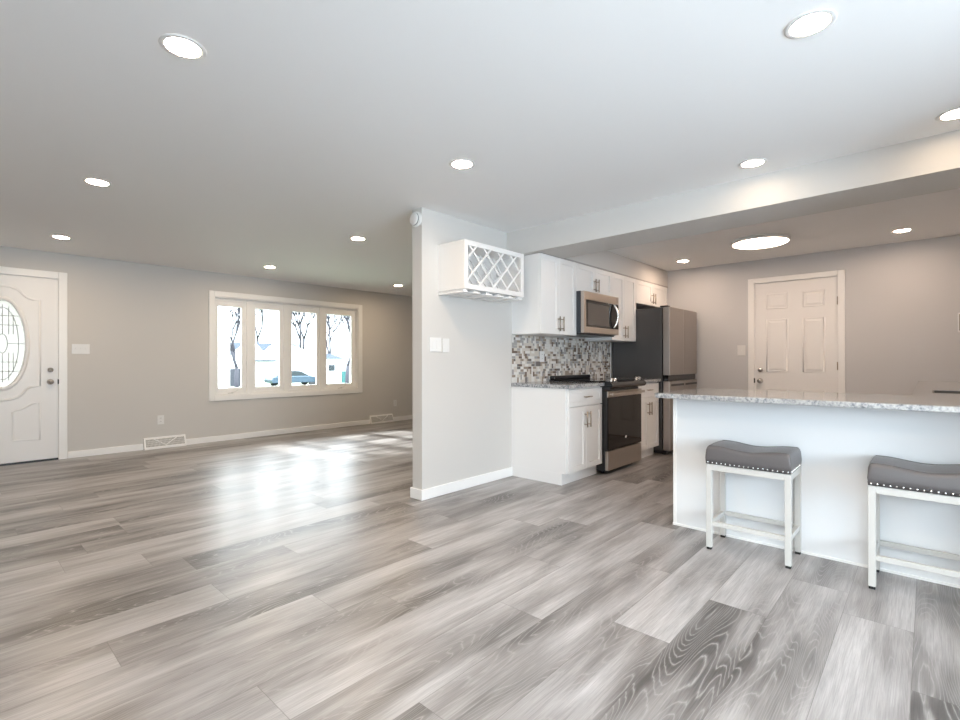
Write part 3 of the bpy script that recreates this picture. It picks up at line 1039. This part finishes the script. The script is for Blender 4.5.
def lattice(y0, y1, name):
    xa, xb, za, zb_ = X0 + fr - .004, X1 - fr + .004, Z0 + fr - .004, Z1 - fr + .004
    mb = MB()
    W_, H_ = xb - xa, zb_ - za
    sp = W_ / 4.0
    slope = H_ / (sp * 1.83)
    hw = .0075
    lines = []
    zc = zb_ - .12 * H_
    for sg in (1, -1):
        for k in range(-4, 9):
            c_ = xa + .10 * W_ + k * sp
            f_ = lambda x: zc + sg * slope * (x - c_)
            cand = []
            for x in (xa, xb):
                z = f_(x)
                if za - 1e-6 <= z <= zb_ + 1e-6: cand.append((x, z))
            for z in (za, zb_):
                x = c_ + (z - zc) / (sg * slope)
                if xa - 1e-6 <= x <= xb + 1e-6: cand.append((x, z))
            if len(cand) >= 2:
                p = min(cand); q = max(cand)
                if (q[0] - p[0]) > .05: lines.append((p, q, sg))
    for p, q, sg in lines:
        dx, dz = q[0] - p[0], q[1] - p[1]
        l = math.hypot(dx, dz); nx, nz = -dz / l * hw, dx / l * hw
        yy0, yy1 = (y0, (y0 + y1) / 2) if sg > 0 else ((y0 + y1) / 2, y1)
        poly = [(p[0] + nx, p[1] + nz), (q[0] + nx, q[1] + nz), (q[0] - nx, q[1] - nz), (p[0] - nx, p[1] - nz)]
        mb.prism(poly, 'y', yy0, yy1)
    mb.build(name, M['cabinet'], wr)


lattice(Y0 + .003, Y0 + .017, 'front_lattice')
lattice(VS - .10, VS - .086, 'rear_lattice')
# stemware holder: board with keyhole slots below the case
mb = MB()
nsl = 5
pitch = (X1 - X0 - .02) / nsl
pts_ = []
yb_ = VS - .002
for k in range(nsl + 1):
    xc = X0 + .01 + k * pitch
    hwid = pitch * .36
    a = max(X0, xc - hwid); b_ = min(X1, xc + hwid)
    # tapered tongue with rounded nose
    nose = [(a, yb_), (a, Y0 + .05), (a + .012, Y0 + .012), (a + .03, Y0 + .002), (b_ - .03, Y0 + .002), (b_ - .012, Y0 + .012), (b_, Y0 + .05), (b_, yb_)]
    mb.prism(nose, 'z', Z0 - .028, Z0 - .016)
    mb.box((a + b_) / 2 - .02, (a + b_) / 2 + .02, Y0 + .03, yb_, Z0 - .016, Z0 - .0005)
mb.build('stemware_holder', M['cabinet'], wr, bevel=.001)

# ------------------------------------------------------------------ peninsula
p = thing('peninsula_cabinet', 'white panelled bar peninsula under the granite top', 'kitchen island', (3.65, .3, 0))
PV0, PV1 = VK + .005, 1.286
KT = .905
MB().box(UP, UP + .02, PV0, PV1, 0, KT - .031).build('back_panel', M['panel'], p)
MB().box(UP + .02, 3.94, PV1 - .018, PV1, 0, KT - .031).build('end_panel', M['panel'], p)
MB().box(UP + .0205, 3.92, PV0, PV1 - .0185, .10, KT - .031).build('cabinet_body', M['cabinet'], p)
MB().box(UP - .009, UP - .0005, PV0, PV1 + .002, 0, .014).build('shoe_strip', M['trim'], p)
MB().box(UP - .003, UP - .0003, PV1 - .022, PV1 + .0005, .014, KT - .032).build('corner_bead', M['trim'], p)
MB().box(3.86, 3.88, .08, PV1 - .0185, 0, .10).build('toe_kick', M['cabinet'], p)


def shaker_u(u, v0_, v1_, z0, z1, rail=.05, th=.02):
    """front that faces +x"""
    mb = MB()
    v0_ += .002; v1_ -= .002
    mb.box(u, u + th, v0_, v0_ + rail, z0, z1).box(u, u + th, v1_ - rail, v1_, z0, z1)
    mb.box(u, u + th, v0_ + rail, v1_ - rail, z0, z0 + rail).box(u, u + th, v0_ + rail, v1_ - rail, z1 - rail, z1)
    mb.box(u, u + th - .009, v0_ + rail, v1_ - rail, z0 + rail, z1 - rail)
    return mb


for k in range(3):
    a = .10 + k * .389
    dd = shaker_u(3.921, a, a + .389, .11, .855).build('cabinet_door', M['cabinet'], p, bevel=.0015)
    h = MB(); h.cyl((3.97, a + .34, .62), (3.97, a + .34, .76), .006, n=10)
    for z in (.645, .735): h.cyl((3.941, a + .34, z), (3.97, a + .34, z), .0045, n=8)
    h.build('bar_handle', M['nickel'], dd)

sb = thing('sink_cabinet', 'white base cabinet under the sink counter', 'cabinet', (5.3, -.26, 0), 'white base cabinets')
mb = MB()
mb.box(3.97, 4.28, VK + .005, .03, .10, KT - .031).box(4.78, UD - .005, VK + .005, .03, .10, KT - .031)
mb.box(4.28, 4.78, VK + .005, .03, .10, .60).box(4.28, 4.78, .012, .03, .60, KT - .031)
mb.build('cabinet_body', M['cabinet'], sb)
MB().box(3.97, UD - .005, VK + .005, -.02, 0, .10).build('toe_kick', M['cabinet'], sb)
mb_x = [3.99, 4.30, 4.78, 5.25, 5.72, 6.19, 6.70]
for a, b_ in zip(mb_x[:-1], mb_x[1:]):
    mb = MB()
    rl = .05
    mb.box(a + .002, a + rl, .031, .05, .11, .855).box(b_ - rl, b_ - .002, .031, .05, .11, .855)
    mb.box(a + rl, b_ - rl, .031, .05, .11, .16).box(a + rl, b_ - rl, .031, .05, .805, .855).box(a + rl, b_ - rl, .031, .041, .16, .805)
    mb.build('cabinet_door', M['cabinet'], sb, bevel=.0015)

# L-shaped granite with sink cut-out
SX0, SX1, SY0, SY1 = 4.33, 4.73, -.50, -.022
outline = [(3.125, VK + .004), (UD - .002, VK + .004), (UD - .002, .076), (3.955, .076), (3.955, 1.325), (3.145, 1.325), (3.125, 1.305)]
bm = bmesh.new()
ov = [bm.verts.new((x, y, 0)) for x, y in outline]
hv = [bm.verts.new((x, y, 0)) for x, y in ((SX0, SY0), (SX1, SY0), (SX1, SY1), (SX0, SY1))]
ed = [bm.edges.new((ov[i], ov[(i + 1) % len(ov)])) for i in range(len(ov))] + [bm.edges.new((hv[i], hv[(i + 1) % 4])) for i in range(4)]
bmesh.ops.triangle_fill(bm, use_beauty=True, use_dissolve=False, edges=ed)
ex = bmesh.ops.extrude_face_region(bm, geom=list(bm.faces))
for q in ex['geom']:
    if isinstance(q, bmesh.types.BMVert): q.co.z += .030
bmesh.ops.recalc_face_normals(bm, faces=bm.faces)
me = bpy.data.meshes.new('granite_bar_top'); bm.to_mesh(me); bm.free()
me.materials.append(M['granite'])
g = bpy.data.objects.new('granite_bar_top', me); COL.objects.link(g); g.location = (0, 0, KT - .030)
md_ = g.modifiers.new('edge', 'BEVEL'); md_.width = .004; md_.segments = 2; md_.limit_method = 'ANGLE'; md_.angle_limit = math.radians(40)
tag(g, 'long L-shaped speckled granite bar top over the white peninsula', 'countertop', 'granite worktops')

s = thing('kitchen_sink', 'dark edged sink sunk into the granite counter at the right picture edge', 'sink', (4.53, -.26, KT - .2))
mb = MB()
a0, a1, b0, b1 = SX0 + .008, SX1 - .008, SY0 + .008, SY1 - .008
zt, zl = KT - .002, KT - .21
mb.box(a0 - .006, a0, b0 - .006, b1 + .006, zl, zt).box(a1, a1 + .006, b0 - .006, b1 + .006, zl, zt).box(a0, a1, b0 - .006, b0, zl, zt).box(a0, a1, b1, b1 + .006, zl, zt)
mb.box(a0, a1, b0, b1, zl, zl + .005)
mb.build('sink_basin', simple('dark_sink_composite', (0.10, 0.085, 0.075), 0.35), s)
mb = MB(); mb.lathe([(0, 0), (.042, 0), (.042, .003), (.03, .004), (0, .002)], (4.53, -.26, zl + .005), (0, 0, 1), 20); mb.build('drain', M['chrome'], s)

# ------------------------------------------------------------------ stools
def make_stool():
    # local coordinates: long side along y, origin on the floor below the seat centre
    hx, hy = .1465, .2165          # leg outer half extents
    L_ = .030
    r = thing('counter_stool', 'grey saddle seat stool nearest the refrigerator, cream metal frame', 'stool', (0, 0, 0), 'backless counter stools')
    for sx in (-1, 1):
        for sy in (-1, 1):
            x0, y0 = (sx * hx if sx < 0 else hx - L_), (sy * hy if sy < 0 else hy - L_)
            lg = MB().box(x0, x0 + L_, y0, y0 + L_, .014, .505).build('leg', M['stool'], r, bevel=.002)
            MB().box(x0 + .002, x0 + L_ - .002, y0 + .002, y0 + L_ - .002, 0, .015).build('foot_cap', M['rubber'], lg, bevel=.002)
    mb = MB()
    z0, z1 = .470, .505
    for sx in (-1, 1):
        x0 = sx * hx if sx < 0 else hx - L_
        mb.box(x0 + .001, x0 + L_ - .001, -hy + L_, hy - L_, z0, z1)
    for sy in (-1, 1):
        y0 = sy * hy if sy < 0 else hy - L_
        mb.box(-hx + L_, hx - L_, y0 + .001, y0 + L_ - .001, z0, z1)
    mb.build('seat_apron', M['stool'], r, bevel=.0015)
    for sx in (-1, 1):
        x0 = sx * hx if sx < 0 else hx - L_
        MB().box(x0 + .004, x0 + L_ - .004, -hy + L_, hy - L_, .143, .168).build('stretcher', M['stool'], r, bevel=.0015)
    for sy in (-1, 1):
        y0 = sy * hy if sy < 0 else hy - L_
        MB().box(-hx + L_, hx - L_, y0 + .004, y0 + L_ - .004, .143, .168).build('stretcher', M['stool'], r, bevel=.0015)
    # saddle cushion
    a, b_ = .150, .2155
    NX, NY = 25, 41

    def spread(n, h, rr):
        out_ = []
        for i in range(n):
            q = -math.cos(math.pi * i / (n - 1))
            out_.append(h * (0.55 * q + 0.45 * (2 * i / (n - 1) - 1)))
        return out_
    xs, ys = spread(NX, a, .03), spread(NY, b_, .03)
    R_ = .018
    verts, faces = [], []

    def top(x, y):
        s_ = abs(y) / b_
        sad = .017 * (0.5 - 0.5 * math.cos(math.pi * min(1, s_ / .80)))   # dips in the middle
        crown = .008 * (1 - (x / a) ** 2)
        dx, dy = a - abs(x), b_ - abs(y)
        dz = 0
        for dd in (dx, dy):
            if dd < R_:
                dz += R_ - math.sqrt(max(0, R_ * R_ - (R_ - dd) ** 2))
        return .594 + sad + crown - min(dz, .040)
    for x in xs:
        for y in ys:
            verts.append((x, y, top(x, y)))
    for i in range(NX - 1):
        for j in range(NY - 1):
            faces.append((i * NY + j, (i + 1) * NY + j, (i + 1) * NY + j + 1, i * NY + j + 1))
    ring = [i * NY for i in range(NX)] + [(NX - 1) * NY + j for j in range(1, NY)] + [i * NY + NY - 1 for i in range(NX - 2, -1, -1)] + [j for j in range(NY - 2, 0, -1)]
    base = len(verts)
    for lvl, (zz, bulge) in enumerate(((.545, 1.012), (.508, 1.0))):
        for q in ring:
            verts.append((verts[q][0] * bulge, verts[q][1] * bulge, zz))
    n_ = len(ring)
    prev = ring
    for lvl in range(2):
        cur = [base + lvl * n_ + k for k in range(n_)]
        for k in range(n_):
            faces.append((prev[k], prev[(k + 1) % n_], cur[(k + 1) % n_], cur[k]))
        prev = cur
    faces.append(tuple(prev))
    mb = MB(); mb.add(verts, faces, 0, True)
    mb.m = [0] * len(mb.f)
    seat = mb.build('seat_cushion', M['leather'], r)
    for sx in (-1, 1):
        path = [(sx * (a - .018), y, top(a - .018, y) + .0005) for y in ys]
        MB().tube(path[2:-2], .0018, 6).build('seat_piping', M['leather'], seat)
    mb = MB()
    for k in range(18):
        y = -b_ + .012 + k * (2 * b_ - .024) / 17
        for sx in (-1, 1): mb.sphere((sx * (a + .0005), y, .517), .0052, 8, 5)
    for k in range(1, 12):
        x = -a + k * 2 * a / 12
        for sy in (-1, 1): mb.sphere((x, sy * (b_ + .0005), .517), .0052, 8, 5)
    mb.build('nailhead_trim', M['stud'], seat)
    return r


st = make_stool()
st.location = (3.201, .7595, 0)
dup(st, (3.201, .0035, 0), 'grey saddle seat stool cut off by the right picture edge, cream metal frame')

# ------------------------------------------------------------------ ceiling lights
def make_downlight(label, loc, lens='lens'):
    r = thing('recessed_light', label, 'ceiling light', loc, 'recessed ceiling lights')
    o = Vector(loc)
    mb = MB()
    mb.lathe([(.061, -.001), (.080, -.001), (.081, -.0025), (.078, -.004), (.064, -.005), (.061, -.0035), (.061, -.001)], o, (0, 0, 1), 40)
    mb.build('trim_ring', M['plate'], r)
    mb = MB()
    mb.lathe([(.0605, -.003), (.05, -.004), (0, -.0045)], o, (0, 0, 1), 40)
    mb.build('lamp_lens', M[lens], r)
    return r


DL = [((0.634, 2.155), 'large looking recessed light at the top left of the ceiling'),
      ((2.142, 0.317), 'large looking recessed light at the top right of the ceiling'),
      ((0.715, 4.211), 'recessed light second in the row leading to the front door'),
      ((0.787, 6.340), 'recessed light nearest the front door'),
      ((2.191, 2.152), 'recessed light just in front of the partition end'),
      ((3.410, 0.807), 'recessed light close before the beam, above the first stool'),
      ((3.415, -.110), 'recessed light before the beam at the right picture edge'),
      ((2.815, 4.233), 'recessed light between partition end and picture window'),
      ((2.886, 6.361), 'recessed light right above the picture window'),
      ((5.013, 6.393), 'recessed light deep in the living room beside the partition'),
      ((6.180, 2.239), 'kitchen recessed light near the refrigerator corner'),
      ((6.146, 0.181), 'kitchen recessed light right of the round flush lamp'),
      ((2.142, -1.50), 'recessed light over the dining end behind the bar'),
      ((0.634, 0.25), 'recessed light behind the viewer')]
first = {}
for (x, y), lab in DL:
    lens = 'lens_bar' if 3.3 < x < 3.5 else ('lens_kitchen' if x > 5.5 else 'lens')
    if lens not in first:
        first[lens] = make_downlight(lab, (x, y, CEIL), lens)
    else:
        dup(first[lens], (x, y, CEIL), lab)

fl = thing('flush_ceiling_light', 'round white flush mounted disc lamp on the kitchen ceiling', 'ceiling light', (5.64, 1.268, CEIL))
mb = MB(); mb.lathe([(0, -.0005), (.262, -.0005), (.266, -.006), (.266, -.028), (.258, -.034), (.250, -.034)], (5.64, 1.268, CEIL), (0, 0, 1), 64)
mb.build('lamp_rim', M['plate'], fl)
mb = MB(); mb.lathe([(.2495, -.0345), (.235, -.041), (.18, -.045), (0, -.047)], (5.64, 1.268, CEIL), (0, 0, 1), 64)
mb.build('lamp_diffuser', M['flush'], fl)

# ------------------------------------------------------------------ switches, outlets, vents, detector
def plate(name, label, cat, c, normal, w_, h_, kind, gangs=1, group=None):
    """plate on a wall; normal 'y-','x-','y-'.  kind: toggle / rocker / outlet"""
    t_ = thing(name, label, cat, c, group)
    C = Vector(c)

    def bx(mb, a0, a1, z0, z1, d0, d1):
        if normal == 'y-':
            mb.box(C.x + a0, C.x + a1, C.y - d1, C.y - d0, C.z + z0, C.z + z1)
        else:
            mb.box(C.x - d1, C.x - d0, C.y + a0, C.y + a1, C.z + z0, C.z + z1)
    mb = MB(); bx(mb, -w_ / 2, w_ / 2, -h_ / 2, h_ / 2, .0005, .007)
    mb.build('cover_plate', M['plate'], t_, bevel=.002)
    for g_ in range(gangs):
        a = (g_ - (gangs - 1) / 2) * .046
        if kind == 'toggle':
            mb = MB(); bx(mb, a - .006, a + .006, -.012, .012, .0072, .009); bx(mb, a - .004, a + .004, -.002, .010, .009, .020)
            mb.build('toggle', M['plate'], t_)
        elif kind == 'rocker':
            mb = MB(); bx(mb, a - .017, a + .017, -.034, .034, .0072, .0105)
            mb.build('rocker', M['plate'], t_, bevel=.002)
        else:
            for zz in (-.021, .021):
                mb = MB(); bx(mb, a - .016, a + .016, zz - .0145, zz + .0145, .0072, .0095)
                o_ = mb.build('socket', M['plate'], t_, bevel=.002)
                mb = MB()
                for da in (-.0065, .0065): bx(mb, a + da - .0012, a + da + .0012, zz - .003, zz + .006, .0096, .0100)
                mb.build('slot', M['slot'], o_)
    return t_


plate('light_switch', 'white triple toggle switch plate beside the front door', 'light switch', (1.085, VF, 1.262), 'y-', .165, .115, 'toggle', 3)
plate('wall_outlet', 'white outlet low on the far wall, left of the window', 'outlet', (1.892, VF, .362), 'y-', .075, .115, 'outlet')
plate('wall_outlet', 'white outlet low on the far wall beyond the window, by the partition', 'outlet', (5.66, VF, .335), 'y-', .075, .115, 'outlet')
plate('light_switch', 'white two gang switch plate on the partition below the wine rack', 'light switch', (2.733, VS, 1.252), 'y-', .130, .117, 'rocker', 2)
plate('light_switch', 'white single switch plate on the partition, right of the two gang plate', 'light switch', (2.853, VS, 1.247), 'y-', .075, .117, 'rocker', 1)
plate('light_switch', 'white switch plate left of the six panel kitchen door', 'light switch', (UD, 1.728, 1.243), 'x-', .092, .128, 'toggle', 1)
plate('wall_outlet', 'white outlet in the mosaic left of the range', 'outlet', (4.229, VS - .0095, 1.161), 'y-', .072, .112, 'outlet')
plate('wall_outlet', 'white outlet in the mosaic beside the refrigerator', 'outlet', (5.459, VS - .0095, 1.162), 'y-', .072, .112, 'outlet')
pt = thing('wall_plate', 'white rimmed dark wall plate at the right picture edge', 'wall plate', (UD, -.265, 1.488))
MB().box(UD - .012, UD - .0005, -.315, -.2155, 1.392, 1.584).build('plate_rim', M['plate'], pt, bevel=.002)
MB().box(UD - .0145, UD - .0122, -.303, -.2275, 1.408, 1.568).build('plate_face', simple('plum_grey', (0.10, 0.075, 0.08), 0.4), pt)


def floor_vent(label, x0, x1):
    t_ = thing('baseboard_vent', label, 'vent', ((x0 + x1) / 2, VF, 0), 'baseboard vents')
    yb_, yt, ht = VF - .058, VF - .018, .145
    # sloping body
    mb = MB()
    mb.prism([(VF - .001, 0), (yb_ - .004, 0), (yb_ - .004, .022), (yt - .004, ht - .012), (yt - .004, ht), (VF - .001, ht)], 'x', x0, x1)
    mb.build('vent_body', M['trim'], t_, bevel=.002)

    def on(x, s_, off):   # point on the sloping face
        y = (yb_ - .004) + ((yt - .004) - (yb_ - .004)) * s_
        z = .022 + (ht - .012 - .022) * s_
        return (x, y - off * .92, z + off * .35)
    a, b_ = x0 + .018, x1 - .018
    q = [on(a, .10, .0008), on(b_, .10, .0008), on(b_, .92, .0008), on(a, .92, .0008)]
    qb = [on(a, .10, -.001), on(b_, .10, -.001), on(b_, .92, -.001), on(a, .92, -.001)]
    mb = MB(); mb.add(q + qb, [(0, 1, 2, 3), (4, 7, 6, 5), (0, 4, 5, 1), (1, 5, 6, 2), (2, 6, 7, 3), (3, 7, 4, 0)])
    mb.build('vent_grille', M['vent_dark'], t_)
    mb = MB()
    n_ = 30
    for k in range(n_ + 1):
        x = a + (b_ - a) * k / n_
        mb.tube([on(x, .10, .002), on(x, .92, .002)], .0022, 4, smooth=False)
    for s_ in (.3, .5, .7):
        mb.tube([on(a, s_, .002), on(b_, s_, .002)], .0018, 4, smooth=False)
    xm_ = (a + b_) / 2
    mb.tube([on(xm_ - .13, .92, .004), on(xm_, .16, .004), on(xm_ + .13, .92, .004)], .006, 6, smooth=False)
    mb.build('vent_louvers', M['trim'], t_)
    return t_


floor_vent('white baseboard vent under the wall outlet, left of the window', 1.702, 2.173)
floor_vent('white baseboard vent right of the window, near the partition', 5.092, 5.592)

dt = thing('smoke_detector', 'round white smoke detector on the end of the partition', 'smoke detector', (US, 3.057, 2.262))
mb = MB(); mb.lathe([(0, .0005), (.062, .0005), (.062, .014), (.056, .020), (0, .020)], (US, 3.057, 2.262), (-1, 0, 0), 32)
mb.build('detector_base', M['plate'], dt)
mb = MB(); mb.lathe([(.050, .0202), (.050, .034), (.044, .040), (0, .042)], (US, 3.057, 2.262), (-1, 0, 0), 32)
mb.build('detector_cover', M['plate'], dt)
mb = MB(); mb.lathe([(.0505, .024), (.0508, .026), (.0505, .031)], (US, 3.057, 2.262), (-1, 0, 0), 32)
mb.build('detector_slot', M['slot'], dt)

# ------------------------------------------------------------------ outdoors, seen through the window
GZ = -1.32
mb = MB()
mb.add([(-25, 7.46, -.30), (45, 7.46, -.30), (90, 30, GZ), (-40, 30, GZ)], [(0, 1, 2, 3)])
mb.add([(-40, 30, GZ), (90, 30, GZ), (120, 110, GZ), (-40, 110, GZ)], [(0, 1, 2, 3)])
struct('ground', mb, M['lawn'], 'pale lawn outside the window', 'lawn')
struct('street', MB().box(-40, 100, 34, 44.5, GZ + .005, GZ + .02), M['road'], 'pale street beyond the front lawn', 'street')

po = MB().box(3.115, 3.27, 8.72, 8.87, -.4, 2.6).build('porch_post', M['siding'])
tag(po, 'white porch post outside the left pane of the window', 'post')

# house across the street: main block with two front gables
hs = thing('neighbor_house', 'white house with blue grey roof seen through the middle panes', 'house', (26, 55, GZ))
V1 = 52.0
def UA(r_): return r_ * V1
ridge, eave = 3.2, 1.28
MB().box(UA(.395), UA(.553), V1 + 2, V1 + 10, GZ, eave).build('house_wall', M['siding'], hs)
mb = MB(); mb.prism([(V1 + .2, eave - .1), (V1 + 5, ridge), (V1 + 10.8, eave - .1), (V1 + 10.8, eave - .3), (V1 + .2, eave - .3)], 'x', UA(.39), UA(.555))
mb.build('house_roof', M['shingle'], hs)
for a, pk, b_ in ((.385, .418, .4433), (.4433, .475, .560)):
    mb = MB()
    mb.prism([(UA(a), GZ), (UA(b_), GZ), (UA(b_), 1.86), (UA(pk), ridge + .05), (UA(a), 1.86)], 'y', V1 - .2, V1 + 1.1)
    mb.build('gable_wing', M['siding'], hs)
MB().box(UA(.42), UA(.462), V1 - .9, V1 - .21, 1.10, 1.24).build('porch_eave', M['shingle'], hs)

h2 = thing('neighbor_house', 'small white house with one window behind the right pane trees', 'house', (33, 55, GZ))
V2 = 56.0
MB().box((.582 * V2), .622 * V2, V2, V2 + 6, GZ, 1.45).build('house_wall', M['siding'], h2)
mb = MB(); mb.prism([(V2 - .4, 1.4), (V2 + 3, 2.1), (V2 + 6.4, 1.4)], 'x', .580 * V2, .625 * V2)
mb.build('house_roof', M['shingle'], h2)
x_ = .595 * V2
wf = MB().box(x_ - .45, x_ + .45, V2 - .06, V2 - .001, -.15, .65).build('house_window', M['fence'], h2)
MB().box(x_ - .35, x_ + .35, V2 - .07, V2 - .061, -.05, .55).build('house_pane', M['carglass'], wf)

fe = MB().box(.372 * 50, .401 * 50, 50, 50.2, GZ, .38).build('wooden_fence', M['fence'])
tag(fe, 'grey board fence beyond the lawn in the left pane', 'fence')

# parked car
def make_car():
    V0 = 46.0
    Uc = .5 * V0 + .2
    c_ = thing('parked_car', 'blue car parked along the street outside the window', 'car', (Uc, V0, GZ))
    L0, L1 = Uc - 2.55, Uc + 2.55
    z = lambda h: GZ + h
    body = [(L0 + .05, z(.35)), (L0, z(.65)), (L0 + .12, z(.95)), (L0 + .9, z(1.02)), (L1 - 1.35, z(1.0)), (L1 - .25, z(.86)), (L1, z(.66)), (L1 - .03, z(.32))]
    mb = MB(); mb.prism(body, 'y', V0 - .9, V0 + .9); mb.build('car_body', M['car'], c_, bevel=.08, seg=3)
    cab = [(L0 + .45, z(1.0)), (L0 + 1.0, z(1.44)), (L0 + 2.35, z(1.5)), (L0 + 3.0, z(1.42)), (L0 + 3.9, z(1.0))]
    mb = MB(); mb.prism(cab, 'y', V0 - .78, V0 + .78); mb.build('car_cabin', M['carglass'], c_, bevel=.05)
    mb = MB(); mb.prism([(L0 + .95, z(1.42)), (L0 + 2.35, z(1.49)), (L0 + 3.05, z(1.41)), (L0 + 3.0, z(1.46)), (L0 + 2.35, z(1.54)), (L0 + 1.0, z(1.48))], 'y', V0 - .76, V0 + .76)
    mb.build('car_roof', M['car'], c_)
    for x in (L0 + .95, L1 - 1.0):
        for y in (V0 - .88, V0 + .66):
            MB().cyl((x, y, z(.34)), (x, y + .22, z(.34)), .34, n=24).build('wheel', M['rubber'], c_)


make_car()
bn = MB().prism([(.634 * 48 - .28, GZ), (.634 * 48 + .28, GZ), (.634 * 48 + .34, GZ + 1.3), (.634 * 48 - .34, GZ + 1.3)], 'y', 48, 48.6).build('trash_bin', M['teal'])
tag(bn, 'teal wheeled bin at the foot of the right pane trees', 'bin')


def make_tree(label, r_, V_, height, seed, trunk=.2, lean=0.0, spread=.55):
    random.seed(seed)
    mb = MB()

    def grow(p, d, length, rad, depth):
        q = p + d * length
        mid = p + d * length * .5 + Vector((random.uniform(-1, 1), random.uniform(-1, 1), 0)) * length * .06
        mb.tube([p, mid, q], [rad, rad * .9, rad * .78], 5)
        if depth == 0: return
        for k in range(2 if depth > 4 else 3):
            ax = Vector((random.uniform(-1, 1), random.uniform(-1, 1), random.uniform(-.2, .5)))
            nd = (d + ax * spread).normalized()
            nd = (nd + Vector((0, 0, .12))).normalized()
            grow(q, nd, length * random.uniform(.66, .88), max(.028, rad * .66), depth - 1)
    base = Vector((r_ * V_, V_, GZ - .1))
    grow(base, Vector((lean, 0, 1)).normalized(), height * .26, trunk, 6)
    o_ = mb.build('bare_tree', M['bark'], origin=base)
    tag(o_, label, 'tree', 'bare winter trees')


make_tree('bare tree with tangled limbs in the left pane', .388, 42, 7.5, 3, .20)
make_tree('bare tree rising behind the gables in the second pane', .43, 70, 12, 8, .25)
make_tree('bare tree above the roof line in the third pane', .522, 66, 12, 21, .30)
make_tree('bare leaning tree left in the right pane', .597, 60, 11, 14, .22, -.15)
make_tree('bare thick tree at the right side of the right pane', .634, 42, 8, 33, .22, .05)
